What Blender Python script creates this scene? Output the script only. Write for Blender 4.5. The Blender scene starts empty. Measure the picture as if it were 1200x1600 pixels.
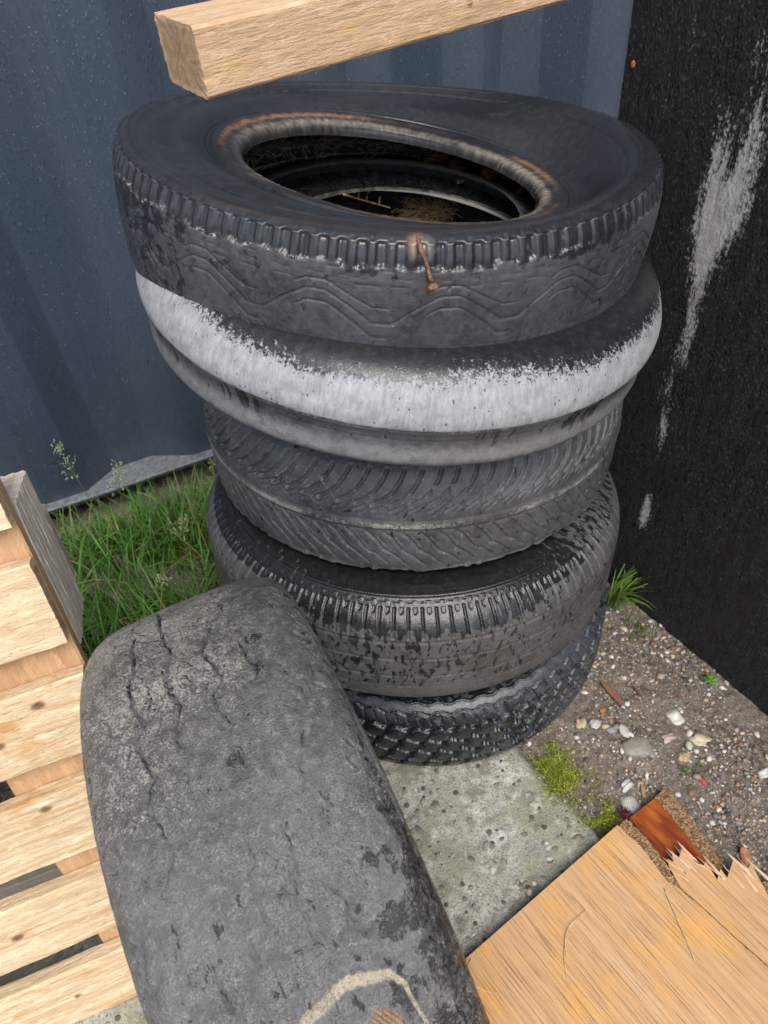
import bpy, math
import numpy as np
from mathutils import Vector, Matrix

# ------------------------------------------------------------------ camera, sky, sun, exposure
scene = bpy.context.scene
COL = scene.collection
PITCH, ROLL, CAMZ = math.radians(44.68161), math.radians(-6.457036), 1.15059
_f = np.array([0, math.cos(PITCH), -math.sin(PITCH)]); _r = np.array([1.0, 0, 0]); _u = np.cross(_r, _f)
_R = math.cos(ROLL) * _r + math.sin(ROLL) * _u
_U = -math.sin(ROLL) * _r + math.cos(ROLL) * _u
cd = bpy.data.cameras.new('camera'); cam = bpy.data.objects.new('camera', cd); COL.objects.link(cam)
cam.matrix_world = Matrix(((_R[0], _U[0], -_f[0], 0), (_R[1], _U[1], -_f[1], 0), (_R[2], _U[2], -_f[2], CAMZ), (0, 0, 0, 1)))
cd.lens = 26.0; cd.sensor_width = 36.0; cd.sensor_fit = 'AUTO'; cd.clip_start = 0.02; cd.clip_end = 300
cd.dof.use_dof = True; cd.dof.focus_distance = 0.80; cd.dof.aperture_fstop = 11.0
scene.camera = cam

SUN_DIR = np.array([0.16, -0.62, 1.05]); SUN_DIR /= np.linalg.norm(SUN_DIR)
w = bpy.data.worlds.new('World'); scene.world = w; w.use_nodes = True
wt = w.node_tree; bg = wt.nodes['Background']
sky = wt.nodes.new('ShaderNodeTexSky'); sky.sky_type = 'NISHITA'; sky.sun_disc = False
sky.sun_elevation = math.asin(SUN_DIR[2]); sky.sun_rotation = math.atan2(SUN_DIR[0], SUN_DIR[1])
sky.air_density = 1.0; sky.dust_density = 3.0; sky.ozone_density = 1.0
hs = wt.nodes.new('ShaderNodeHueSaturation'); hs.inputs['Saturation'].default_value = 0.6
wt.links.new(sky.outputs[0], hs.inputs['Color']); wt.links.new(hs.outputs[0], bg.inputs[0])
bg.inputs[1].default_value = 0.15
sl = bpy.data.lights.new('sun', 'SUN'); sl.energy = 1.25; sl.angle = math.radians(35); sl.color = (1.0, 0.96, 0.9)
so = bpy.data.objects.new('sun', sl); COL.objects.link(so)
so.rotation_euler = Vector(-SUN_DIR).to_track_quat('-Z', 'Y').to_euler(); so.location = (-2, -4, 6)
vs = scene.view_settings; vs.view_transform = 'Standard'; vs.look = 'None'; vs.exposure = 0.88; vs.gamma = 1.0
scene.cycles.max_bounces = 6; scene.cycles.use_denoising = True

# ------------------------------------------------------------------ noise helpers
def _hash(ix, iy, seed):
    h = (ix.astype(np.int64) * 374761393 + iy.astype(np.int64) * 668265263 + seed * 974634777) & 0xffffffff
    h = ((h ^ (h >> 13)) * 1274126177) & 0xffffffff
    h = h ^ (h >> 16)
    return (h & 0xffffff) / float(0xffffff)
def vn(x, y, seed=0):
    x, y = np.broadcast_arrays(np.asarray(x, float), np.asarray(y, float))
    ix, iy = np.floor(x), np.floor(y); fx, fy = x - ix, y - iy
    fx = fx * fx * (3 - 2 * fx); fy = fy * fy * (3 - 2 * fy)
    a, b = _hash(ix, iy, seed), _hash(ix + 1, iy, seed); c, d = _hash(ix, iy + 1, seed), _hash(ix + 1, iy + 1, seed)
    return (a + (b - a) * fx) * (1 - fy) + (c + (d - c) * fx) * fy
def fbm(x, y, seed=0, o=4):
    s = 0; a = .5; t = 0
    for k in range(o):
        s = s + a * vn(x * 2 ** k, y * 2 ** k, seed + 17 * k); t += a; a *= .5
    return s / t
def sst(e0, e1, x):
    t = np.clip((x - e0) / (e1 - e0), 0, 1); return t * t * (3 - 2 * t)
rng = np.random.default_rng(7)

# ------------------------------------------------------------------ object helpers
def tag(o, label=None, cat=None, group=None, kind=None):
    if label: o['label'] = label
    if cat: o['category'] = cat
    if group: o['group'] = group
    if kind: o['kind'] = kind
    return o
def link(o, parent=None):
    COL.objects.link(o)
    if parent is not None: o.parent = parent
    return o
def empty(name, M, label, cat, group=None):
    o = bpy.data.objects.new(name, None); o.empty_display_size = .05; link(o); o.matrix_world = M
    return tag(o, label, cat, group)
def mk(name, V, F, mat, parent=None, attrs=None, smooth=True, M=None):
    """V (n,3); F either an (m,4)/(m,3) array or a list of tuples"""
    me = bpy.data.meshes.new(name); V = np.ascontiguousarray(V, dtype=np.float32)
    if isinstance(F, np.ndarray):
        k = F.shape[1]; flat = F.astype(np.int32).ravel(); tot = np.full(len(F), k, np.int32)
    else:
        flat = np.array([i for f in F for i in f], np.int32); tot = np.array([len(f) for f in F], np.int32)
    st = np.concatenate([[0], np.cumsum(tot)[:-1]]).astype(np.int32)
    me.vertices.add(len(V)); me.vertices.foreach_set('co', V.ravel())
    me.loops.add(len(flat)); me.loops.foreach_set('vertex_index', flat)
    me.polygons.add(len(tot)); me.polygons.foreach_set('loop_start', st); me.polygons.foreach_set('loop_total', tot)
    me.update(calc_edges=True)
    me.polygons.foreach_set('use_smooth', np.full(len(tot), bool(smooth)))
    for nm, a in (attrs or {}).items():
        a = np.ascontiguousarray(a, dtype=np.float32)
        if a.ndim == 1: me.attributes.new(nm, 'FLOAT', 'POINT').data.foreach_set('value', a)
        elif a.shape[1] == 3: me.attributes.new(nm, 'FLOAT_VECTOR', 'POINT').data.foreach_set('vector', a.ravel())
        else: me.attributes.new(nm, 'FLOAT_COLOR', 'POINT').data.foreach_set('color', a.ravel())
    if mat: me.materials.append(mat)
    o = bpy.data.objects.new(name, me)
    link(o, parent)
    if M is not None: o.matrix_world = M
    return o
def gridf(n, m, wrap_n=False, flip=False):
    i = np.arange(n if wrap_n else n - 1); j = np.arange(m - 1)
    I, J = np.meshgrid(i, j, indexing='ij'); I2 = (I + 1) % n
    q = np.stack([I * m + J, I * m + J + 1, I2 * m + J + 1, I2 * m + J], -1).reshape(-1, 4)
    return q[:, ::-1].copy() if flip else q
class MB:
    """collects pieces into one mesh"""
    def __init__(s): s.V = []; s.F = []; s.n = 0; s.A = {}
    def add(s, V, F, **attrs):
        V = np.asarray(V, float); s.V.append(V)
        s.F += [tuple(int(i) + s.n for i in f) for f in F]
        for k, a in attrs.items(): s.A.setdefault(k, []).append(np.asarray(a, float))
        s.n += len(V)
    def tube(s, P, r, n=7, cap=True, **attrs):
        P = np.asarray(P, float); r = np.broadcast_to(r, (len(P),)); T = np.gradient(P, axis=0); T /= np.linalg.norm(T, axis=1)[:, None] + 1e-9
        ref = np.array([.3, .2, .93]); V = []
        for p, t, rr in zip(P, T, r):
            a = np.cross(t, ref); a /= np.linalg.norm(a) + 1e-9; b = np.cross(t, a)
            an = np.arange(n) * 2 * np.pi / n; V.append(p + rr * (np.cos(an)[:, None] * a + np.sin(an)[:, None] * b))
        V = np.concatenate(V); F = []
        for i in range(len(P) - 1):
            for j in range(n): F.append((i * n + j, i * n + (j + 1) % n, (i + 1) * n + (j + 1) % n, (i + 1) * n + j))
        if cap: F.append(tuple(range(n))[::-1]); F.append(tuple((len(P) - 1) * n + j for j in range(n)))
        s.add(V, F, **{k: np.tile(v, (len(V), 1)) for k, v in attrs.items()})
    def build(s, name, mat, parent=None, smooth=True, M=None):
        return mk(name, np.concatenate(s.V), s.F, mat, parent, {k: np.concatenate(a) for k, a in s.A.items()}, smooth, M)

# ------------------------------------------------------------------ material helpers
class NT:
    def __init__(s, name):
        s.m = bpy.data.materials.new(name); s.m.use_nodes = True; s.t = s.m.node_tree; s.b = s.t.nodes['Principled BSDF']
    def n(s, typ, props=None, **inp):
        nd = s.t.nodes.new(typ)
        for k, v in (props or {}).items(): setattr(nd, k, v)
        for k, v in inp.items(): s.set(nd, k.replace('_', ' '), v)
        return nd
    def set(s, nd, k, v):
        i = nd.inputs[int(k)] if k.isdigit() else nd.inputs[k]
        if isinstance(v, bpy.types.NodeSocket): s.t.links.new(v, i)
        else: i.default_value = v
    def m2(s, op, a, b=0.0, c=None):
        nd = s.t.nodes.new('ShaderNodeMath'); nd.operation = op
        for k, v in enumerate((a, b) if c is None else (a, b, c)): s.set(nd, str(k), v)
        return nd.outputs[0]
    def attr(s, name): return s.n('ShaderNodeAttribute', {'attribute_name': name})
    def sep(s, v): nd = s.n('ShaderNodeSeparateXYZ', Vector=v); return nd.outputs
    def scale(s, v, sc, off=(0, 0, 0)): return s.n('ShaderNodeMapping', Vector=v, Scale=sc, Location=off).outputs[0]
    def noise(s, v, scale=1.0, detail=3.0, rough=.55, dist=0.0): return s.n('ShaderNodeTexNoise', Vector=v, Scale=scale, Detail=detail, Roughness=rough, Distortion=dist).outputs[0]
    def voro(s, v, scale, feature='F1', rnd=1.0): return s.n('ShaderNodeTexVoronoi', {'feature': feature}, Vector=v, Scale=scale, Randomness=rnd).outputs
    def ss(s, x, a, b, lo=0.0, hi=1.0):
        nd = s.n('ShaderNodeMapRange', {'interpolation_type': 'SMOOTHSTEP'}, Value=x)
        for k, v in (('From Min', a), ('From Max', b), ('To Min', lo), ('To Max', hi)): s.set(nd, k, v)
        return nd.outputs[0]
    def mix(s, f, a, b, blend='MIX'):
        nd = s.t.nodes.new('ShaderNodeMix'); nd.data_type = 'RGBA'; nd.blend_type = blend
        s.set(nd, '0', f)
        for k, v in ((6, a), (7, b)):
            if not isinstance(v, bpy.types.NodeSocket) and len(v) == 3: v = (*v, 1)
            s.set(nd, str(k), v)
        return nd.outputs[2]
    def lerp(s, f, a, b): return s.ss_lin(f, a, b)
    def ss_lin(s, f, a, b):
        nd = s.n('ShaderNodeMapRange', Value=f)
        for k, v in (('To Min', a), ('To Max', b)): s.set(nd, k, v)
        return nd.outputs[0]
    def bump(s, h, strength=.5, dist=.001, normal=None):
        nd = s.n('ShaderNodeBump', Height=h, Strength=strength, Distance=dist)
        if normal is not None: s.set(nd, 'Normal', normal)
        return nd.outputs[0]
    def out(s, **k):
        for a, v in k.items():
            a = a.replace('_', ' ')
            if a == 'Base Color' and not isinstance(v, bpy.types.NodeSocket) and len(v) == 3: v = (*v, 1)
            s.set(s.b, a, v)
        return s.m

def rubber(name, dry=(.085, .088, .094), wet=(.011, .012, .014), stain_k=1.0, pscale=(60, 28), drysc=14, gloss=.16, dryrough=.62, fine=.35, dustc=(.29, .278, .245), soft=.03, wk=.95, crack=0.0):
    """pri attribute: R how wet, G how dusty, B how chalky; noise breaks all three up"""
    t = NT(name); uv = t.attr('uvm').outputs['Vector']; ob = t.n('ShaderNodeTexCoord').outputs['Object']
    p = t.attr('pri').outputs['Color']; pr, pg, pb = t.n('ShaderNodeSeparateColor', Color=p).outputs[:3]
    st = t.attr('stain')
    con = lambda x, k: t.m2('MULTIPLY_ADD', x, k, .5 - .5 * k)
    n1 = con(t.noise(t.scale(uv, (pscale[0], pscale[1], 1)), 1.0, 7, .64, .25), 2.1)
    wet_m = t.ss(t.m2('ADD', n1, t.m2('MULTIPLY', t.m2('SUBTRACT', pr, .5), 1.25)), .5 - soft, .5 + soft)
    n2 = con(t.noise(ob, drysc, 7, .65), 1.6); n3 = con(t.noise(ob, 110, 5, .72), 1.8); n4 = con(t.noise(ob, 560, 3, .7), 1.9)
    dcol = t.mix(t.ss(n2, .15, .85), tuple(c * .58 for c in dry), tuple(c * 1.38 for c in dry))
    dcol = t.mix(t.ss(n3, .35, .95, 0, .7), dcol, tuple(c * 1.75 for c in dry))
    dcol = t.mix(t.ss(n3, .4, .05, 0, .7), dcol, tuple(c * .38 for c in dry))
    dcol = t.mix(t.ss(n4, .62, .95, 0, .6), dcol, tuple(c * 2.1 for c in dry))
    n6 = t.noise(t.scale(uv, (30, 300, 1)), 1.0, 4, .65)
    dcol = t.mix(t.ss(n6, .52, .72, 0, .4), dcol, tuple(c * .45 for c in dry))
    col = t.mix(t.m2('MULTIPLY', wet_m, wk), dcol, t.mix(t.ss(n3, .3, .9), wet, tuple(c * 2.2 for c in wet)))
    pn = t.m2('ADD', t.m2('MULTIPLY', con(t.noise(t.scale(uv, (150, 130, 1)), 1.0, 6, .75, .3), 1.9), .6), t.m2('MULTIPLY', con(t.noise(ob, 420, 3, .75), 2.0), .4))
    pm = t.ss(t.m2('ADD', pn, t.m2('SUBTRACT', pb, .5)), .42, .60)
    ws = t.m2('ADD', t.m2('MULTIPLY', con(t.noise(t.scale(uv, (40, 60, 1)), 1.0, 7, .68, .4), 1.5), .5), t.m2('MULTIPLY', con(t.noise(t.scale(uv, (200, 60, 1)), 1.0, 5, .7, .4), 1.8), .5))
    wcol = t.mix(t.ss(ws, .1, .9), (.15, .158, .168), (.37, .38, .394)); wcol = t.mix(t.ss(n3, .62, .95, 0, .5), wcol, (.20, .21, .225))
    vs_ = t.voro(t.scale(uv, (190, 120, 1)), 1.0); vs2 = t.n('ShaderNodeSeparateColor', Color=vs_[1]).outputs
    spot = t.m2('MULTIPLY', t.ss(t.m2('ADD', vs_[0], t.m2('MULTIPLY', n4, .22)), .34, .24), t.ss(vs2[0], .78, .80))
    wcol = t.mix(t.m2('MULTIPLY', spot, .9), wcol, (.045, .046, .05))
    col = t.mix(pm, col, wcol)
    dn = t.m2('ADD', t.m2('MULTIPLY', n4, .62), t.m2('MULTIPLY', n3, .38))
    dm = t.ss(t.m2('ADD', dn, t.m2('MULTIPLY', t.m2('SUBTRACT', pg, .5), 1.3)), .56, .70, 0, .92)
    col = t.mix(dm, col, t.mix(t.ss(n2, .2, .8), tuple(c * .8 for c in dustc), tuple(c * 1.15 for c in dustc)))
    sm = t.m2('MULTIPLY', st.outputs['Alpha'], t.ss(n3, .05, .7, .4, 1.0))
    col = t.mix(t.m2('MULTIPLY', sm, stain_k), col, st.outputs['Color'])
    rg = t.ss(wet_m, 0, 1, t.ss(n3, .2, .8, dryrough - .1, dryrough + .12), gloss)
    rg = t.m2('MAXIMUM', rg, t.m2('MULTIPLY', t.m2('MAXIMUM', pm, dm), .74))
    h = t.m2('ADD', t.m2('MULTIPLY', n3, .5), t.m2('MULTIPLY', n4, .45)); h = t.m2('SUBTRACT', h, t.m2('MULTIPLY', wet_m, .25))
    h = t.m2('ADD', h, t.m2('MULTIPLY', dm, .6))
    if crack:
        wv_ = t.n('ShaderNodeVectorMath', {'operation': 'MULTIPLY_ADD'}, **{'0': t.n('ShaderNodeTexNoise', Vector=ob, Scale=60.0, Detail=4.0).outputs['Color'], '1': (.014, .014, .014), '2': t.scale(uv, (1.0, 1.25, 1))}).outputs[0]
        ed = t.m2('MINIMUM', t.voro(wv_, 62, 'DISTANCE_TO_EDGE')[0], t.m2('MULTIPLY', t.voro(wv_, 135, 'DISTANCE_TO_EDGE')[0], 1.4))
        cm = t.m2('MULTIPLY', t.ss(ed, .07, .02), t.ss(t.m2('ADD', n2, t.m2('MULTIPLY', t.m2('SUBTRACT', pg, .45), 1.6)), .50, .85))
        h = t.m2('SUBTRACT', h, t.m2('MULTIPLY', cm, .7)); em = t.m2('MULTIPLY', t.m2('SUBTRACT', t.ss(ed, .16, .05), t.ss(ed, .06, .02)), t.ss(t.m2('ADD', n3, t.m2('SUBTRACT', pg, .5)), .35, .7, 0, .55))
        col = t.mix(em, col, dustc)
    return t.out(Base_Color=col, Roughness=rg, Normal=t.bump(h, fine, .0016 if crack else .0013), Specular_IOR_Level=.5)

def wood(name, c1=(.62, .44, .27), c2=(.80, .64, .45), dark=(.24, .13, .06), orange=(.62, .30, .09), speck=.5, grey=0.0, stainamt=.5, rough=.75, ring=60):
    t = NT(name); g = t.attr('gc').outputs['Vector']; kn = t.attr('kn').outputs['Fac']
    con = lambda x, k: t.m2('MULTIPLY_ADD', x, k, .5 - .5 * k)
    gr = con(t.noise(t.scale(g, (5, ring * 2.2, ring * 2.2)), 1.0, 5, .6, .6), 1.5)
    bl = con(t.noise(t.scale(g, (14, 34, 34)), 1.0, 5, .65, .3), 1.7)
    bl2 = con(t.noise(t.scale(g, (34, 110, 110)), 1.0, 5, .7, .2), 1.8)
    fn = con(t.noise(t.scale(g, (50, 420, 420)), 1.0, 4, .7), 1.8)
    sp = con(t.noise(t.scale(g, (170, 520, 520)), 1.0, 3, .75), 1.9)
    col = t.mix(t.ss(gr, .2, .8), c1, c2)
    col = t.mix(t.ss(bl2, .50, .85, 0, .8), col, tuple(min(1, c * 1.22) for c in c2))
    col = t.mix(t.ss(bl, .55, .85, 0, stainamt), col, orange)
    col = t.mix(t.ss(fn, .55, .92, 0, .5), col, tuple(.42 * c for c in c1))
    col = t.mix(t.ss(sp, .70, .86, 0, speck), col, (.075, .055, .04))
    if grey: col = t.mix(t.ss(con(t.noise(t.scale(g, (60, 120, 120)), 1.0, 5, .7), 1.5), .25, .7, 0, grey), col, (.54, .49, .42))
    col = t.mix(t.ss(kn, .25, .8, 0, .94), col, t.mix(t.ss(fn, .3, .8), dark, (.05, .03, .02)))
    h = t.m2('ADD', t.m2('MULTIPLY', fn, .7), t.m2('ADD', t.m2('MULTIPLY', gr, .4), t.m2('MULTIPLY', sp, .4)))
    return t.out(Base_Color=col, Roughness=rough, Normal=t.bump(h, .75, .0018), Specular_IOR_Level=.3)
def plain(name, c, rough=.6, nscale=60, var=.35, bump=.3, metal=0.0):
    t = NT(name); ob = t.n('ShaderNodeTexCoord').outputs['Object']; n = t.noise(ob, nscale, 5, .65)
    col = t.mix(t.ss(n, .3, .7), tuple(x * (1 - var) for x in c), tuple(min(1, x * (1 + var)) for x in c))
    return t.out(Base_Color=col, Roughness=rough, Metallic=metal, Normal=t.bump(n, bump, .001))
def colored(name, rough=.6, bump=.3, nscale=200, trans=0.0):
    t = NT(name); ob = t.n('ShaderNodeTexCoord').outputs['Object']; c = t.attr('col').outputs['Color']; n = t.noise(ob, nscale, 4, .65)
    col = t.mix(t.ss(n, .3, .75, 0, .55), c, t.mix(.6, c, (.02, .02, .02)))
    return t.out(Base_Color=col, Roughness=rough, Normal=t.bump(n, bump, .001))
def grass_mat():
    t = NT('grass_blade'); c = t.attr('col').outputs['Color']; t.out(Base_Color=c, Roughness=.45)
    tr = t.n('ShaderNodeBsdfTranslucent', Color=c); mx = t.n('ShaderNodeMixShader', Fac=.35)
    t.t.links.new(t.b.outputs[0], mx.inputs[1]); t.t.links.new(tr.outputs[0], mx.inputs[2])
    t.t.links.new(mx.outputs[0], t.t.nodes['Material Output'].inputs[0]); return t.m
GRASS = grass_mat()

# ------------------------------------------------------------------ ground
SLAB_A = np.array([.268, .432]); SE1 = np.array([-.51, .86]); SE1 /= np.linalg.norm(SE1); SE2 = np.array([-SE1[1], SE1[0]]); 
if SE2[0] > 0: SE2 = -SE2
def axis(lo, hi, fine, far):
    a = np.arange(lo, hi, fine); s = fine; L = []; x = lo
    while x > -far: s *= 1.25; x -= s; L.append(x)
    R = []; s = fine; x = a[-1]
    while x < far: s *= 1.25; x += s; R.append(x)
    return np.concatenate([L[::-1], a, R])
def ground_h(x, y):
    h = .010 * (fbm(x * 5, y * 5, 1) - .5) + .009 * (fbm(x * 30, y * 30, 5, 3) - .5) + .006 * (fbm(x * 110, y * 110, 9, 2) - .5)
    return h - .004
gx, gy = axis(-.85, .75, .005, 40), axis(.12, 1.5, .005, 40)
X, Y = np.meshgrid(gx, gy, indexing='ij'); Zg = ground_h(X, Y)
def soil():
    t = NT('soil'); ob = t.n('ShaderNodeTexCoord').outputs['Object']
    a = t.noise(ob, 9, 6, .65); b = t.noise(ob, 120, 5, .7); c = t.noise(ob, 420, 4, .75)
    col = t.mix(t.ss(a, .35, .65), (.072, .058, .045), (.150, .124, .098))
    col = t.mix(t.ss(b, .42, .62, 0, .8), col, (.25, .215, .175))
    col = t.mix(t.ss(c, .56, .66, 0, .75), col, (.56, .52, .46))
    col = t.mix(t.ss(c, .40, .33, 0, .8), col, (.028, .022, .018))
    v = t.voro(ob, 150); col = t.mix(t.m2('MULTIPLY', t.ss(v[0], .32, .22), t.ss(t.n('ShaderNodeSeparateColor', Color=v[1]).outputs[0], .62, .66)), col, t.mix(t.ss(t.n('ShaderNodeSeparateColor', Color=v[1]).outputs[1], .2, .9), (.07, .06, .052), (.46, .40, .32)))
    h = t.m2('ADD', t.m2('MULTIPLY', b, .7), t.m2('MULTIPLY', c, .5))
    return t.out(Base_Color=col, Roughness=.88, Normal=t.bump(h, .9, .005), Specular_IOR_Level=.3)
tag(mk('ground', np.stack([X, Y, Zg], -1).reshape(-1, 3), gridf(len(gx), len(gy), flip=True), soil()), kind='structure')

# paving slabs (cast concrete with exposed pebbles)
def slab_mat():
    t = NT('pebbled_concrete'); ob = t.n('ShaderNodeTexCoord').outputs['Object']
    a = t.noise(ob, 7, 5, .6); b = t.noise(ob, 60, 6, .7); c = t.noise(ob, 350, 4, .75)
    col = t.mix(t.ss(b, .35, .68), (.30, .295, .26), (.56, .55, .50))
    col = t.mix(t.ss(c, .52, .66, 0, .7), col, (.60, .59, .55))
    col = t.mix(t.ss(c, .46, .36, 0, .85), col, (.09, .09, .075))
    col = t.mix(t.ss(t.noise(ob, 160, 4, .7), .44, .34, 0, .7), col, (.12, .115, .095))
    col = t.mix(t.m2('MULTIPLY', t.ss(a, .42, .62), t.ss(b, .35, .55, .15, .7)), col, (.26, .265, .15))
    col = t.mix(t.ss(t.noise(ob, 22, 6, .7), .50, .66, 0, .75), col, (.13, .135, .085))
    col = t.mix(t.ss(t.noise(ob, 30, 6, .72), .55, .68, 0, .7), col, (.66, .655, .62))
    v = t.voro(ob, 75); s = t.n('ShaderNodeSeparateColor', Color=v[1]).outputs
    pm = t.m2('MULTIPLY', t.ss(t.m2('ADD', v[0], t.m2('MULTIPLY', b, .25)), .46, .38), t.ss(s[0], .60, .62))
    pc = t.mix(t.ss(s[1], .2, .8), (.055, .055, .05), (.33, .27, .20))
    col = t.mix(t.m2('MULTIPLY', pm, .85), col, pc)
    h = t.m2('ADD', t.m2('MULTIPLY', b, .8), t.m2('ADD', t.m2('MULTIPLY', c, .5), t.m2('MULTIPLY', pm, .5)))
    return t.out(Base_Color=col, Roughness=t.ss(pm, 0, 1, .85, .5), Normal=t.bump(h, 1.0, .006), Specular_IOR_Level=.35)
SLABM = slab_mat(); 
def slab(name, A, L1, L2, label, top=.012):
    n1, n2 = int(L1 / .006), int(L2 / .006)
    a, b = np.meshgrid(np.linspace(0, L1, n1), np.linspace(0, L2, n2), indexing='ij')
    ed = np.minimum(np.minimum(a, L1 - a), np.minimum(b, L2 - b))
    rag = .006 * (fbm((a + b) * 40, (a - b) * 40, 3, 3) - .3)
    z = top + .004 * (fbm(a * 40, b * 40, 21, 4) - .5) - .02 * sst(.016 + rag, -.002, ed) - .03 * (ed < .0005)
    w_ = .010 * (fbm(a * 35, b * 35, 31, 3) - .5) * sst(.06, 0, ed)
    P = np.stack([A[0] + SE1[0] * (a + w_) + SE2[0] * (b + w_), A[1] + SE1[1] * (a + w_) + SE2[1] * (b + w_), z], -1).reshape(-1, 3)
    o = mk(name, P, gridf(n1, n2), SLABM); return tag(o, label, 'paving slab')
slab1 = slab('paving_slab', SLAB_A - SE1 * .22, .84, .56, 'pebbly concrete paving slab with green tinge beneath the tyre stack')
slab2 = slab('paving_slab', SLAB_A + SE2 * .575 - SE1 * .25, .84, .56, 'grey concrete paving slab under the foot of the pallet', top=.010)

# ------------------------------------------------------------------ stones
def ico(sub=2):
    import bmesh
    bm = bmesh.new(); bmesh.ops.create_icosphere(bm, subdivisions=sub, radius=1.0)
    V = np.array([v.co[:] for v in bm.verts]); bm.verts.index_update(); F = [tuple(v.index for v in f.verts) for f in bm.faces]; bm.free(); return V, F
ICO1, ICO2, ICO3 = ico(1), ico(2), ico(3)
def stone(base, size, seed, flat=.6, elong=1.3):
    V, F = base; r = np.random.default_rng(seed)
    d = 1 + .22 * np.sin(V @ r.normal(size=3) * 2.2 + r.uniform(0, 6)) + .12 * np.sin(V @ r.normal(size=3) * 4 + r.uniform(0, 6))
    P = V * d[:, None] * np.array([elong, 1, flat]) * size
    an = r.uniform(0, 2 * np.pi); c, s = np.cos(an), np.sin(an)
    return np.stack([P[:, 0] * c - P[:, 1] * s, P[:, 0] * s + P[:, 1] * c, P[:, 2]], -1), F
STONE = colored('stone', .55, .4, 160)
PAL = np.array([(.62, .58, .50), (.45, .42, .38), (.30, .28, .26), (.16, .15, .14), (.07, .07, .07), (.50, .34, .20), (.55, .44, .28), (.36, .16, .10), (.66, .62, .58), (.40, .30, .24), (.24, .20, .17)])
gm = MB()
SLAB_IN = lambda x, y: ((np.array([x, y]) - SLAB_A) @ SE1 > -.224) and ((np.array([x, y]) - SLAB_A) @ SE2 > -.004)
k = 0
while k < 9500:
    x, y = rng.uniform(.17, .80), rng.uniform(.10, 1.02)
    if fbm(x * 14, y * 14, 77, 2) < rng.uniform(.2, .72): continue
    if SLAB_IN(x, y): continue
    s = .0012 * rng.pareto(2.4) + .0011
    if s > .0058: s = rng.uniform(.001, .004)
    V, F = stone(ICO1, s, int(rng.integers(1e9)), rng.uniform(.5, .8), rng.uniform(1, 1.7))
    c = PAL[rng.integers(len(PAL))] * rng.uniform(.7, 1.15)
    z = float(ground_h(x, y)) + s * .25
    gm.add(V + [x, y, z], F, col=np.tile([*c, 1], (len(V), 1))); k += 1
tag(gm.build('gravel', STONE), 'small mixed gravel scattered over the dark soil', 'gravel', kind='stuff')
am = MB()
for k in range(1100):
    a, b = rng.uniform(-.2, .5), rng.uniform(.01, .54); s = rng.uniform(.0012, .0036) if rng.random() < .9 else rng.uniform(.004, .0068)
    V, F = stone(ICO2, s, int(rng.integers(1e9)), .5, rng.uniform(1.1, 1.7)); p = SLAB_A + SE1 * a + SE2 * b
    c = PAL[rng.choice([2, 2, 3, 3, 4, 9, 10, 10, 1, 1, 0, 8])] * rng.uniform(.55, 1.05)
    am.add(V + [p[0], p[1], .0112 - s * .08], F, col=np.tile([*c, 1], (len(V), 1)))
ag = am.build('aggregate', STONE, slab1); ag['kind'] = 'stuff'
for x, y, s, c, lab, fl, el in (
    (.447, .602, .0135, (.74, .72, .66), 'large white pebble lying alone on the soil before the black board', .6, 1.15),
    (.471, .558, .0105, (.66, .58, .40), 'cream oval pebble right of the large white pebble', .55, 1.6),
    (.4215, .5665, .0095, (.56, .43, .38), 'pinkish oval pebble between the white pebble and the flat grey stone', .55, 1.5),
    (.3705, .5557, .021, (.31, .29, .24), 'broad flat grey stone half sunk in the soil', .3, 1.6),
    (.4347, .5313, .0085, (.60, .42, .25), 'orange-brown rough pebble below the cream pebble', .8, 1.1),
    (.3539, .5864, .0095, (.60, .59, .57), 'pale grey pebble just above the flat grey stone', .7, 1.3),
    (.338, .592, .008, (.30, .30, .31), 'dark grey pebble touching the pale grey pebble', .6, 1.6),
    (.3108, .6035, .0085, (.60, .56, .54), 'pinkish white pebble beside the yellow pebble near the tyre', .8, 1.1),
    (.2886, .6086, .010, (.62, .52, .30), 'yellowish pebble next to the bottom tyre of the stack', .75, 1.3),
    (.5455, .4911, .0095, (.78, .75, .68), 'white round pebble at the right edge of the gravel', .7, 1.1),
    (.3306, .4954, .0075, (.72, .70, .67), 'small white slim pebble near the moss', .6, 1.7),
    (.326, .467, .013, (.52, .52, .50), 'pale grey lump of stone by the orange board corner', .6, 1.2),
    (.352, .497, .006, (.55, .42, .32), 'small brown round pebble above the orange board corner', .8, 1.1),
    (.425, .475, .009, (.22, .15, .10), 'flat dark brown stone in the soil right of the boards', .45, 1.3),
    (.448, .49, .0075, (.30, .05, .045), 'dark red stone chip in the soil', .7, 1.4)):
    s *= .9; c = tuple(.8 * q for q in c); V, F = stone(ICO3, s, int(x * 1e5), fl, el); z = float(ground_h(x, y)) + s * fl * .12
    tag(mk('pebble', V, F, STONE, None, {'col': np.tile([*c, 1], (len(V), 1))}, True, Matrix.Translation((x, y, z))), lab, 'pebble', 'larger pebbles on the soil')

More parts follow.
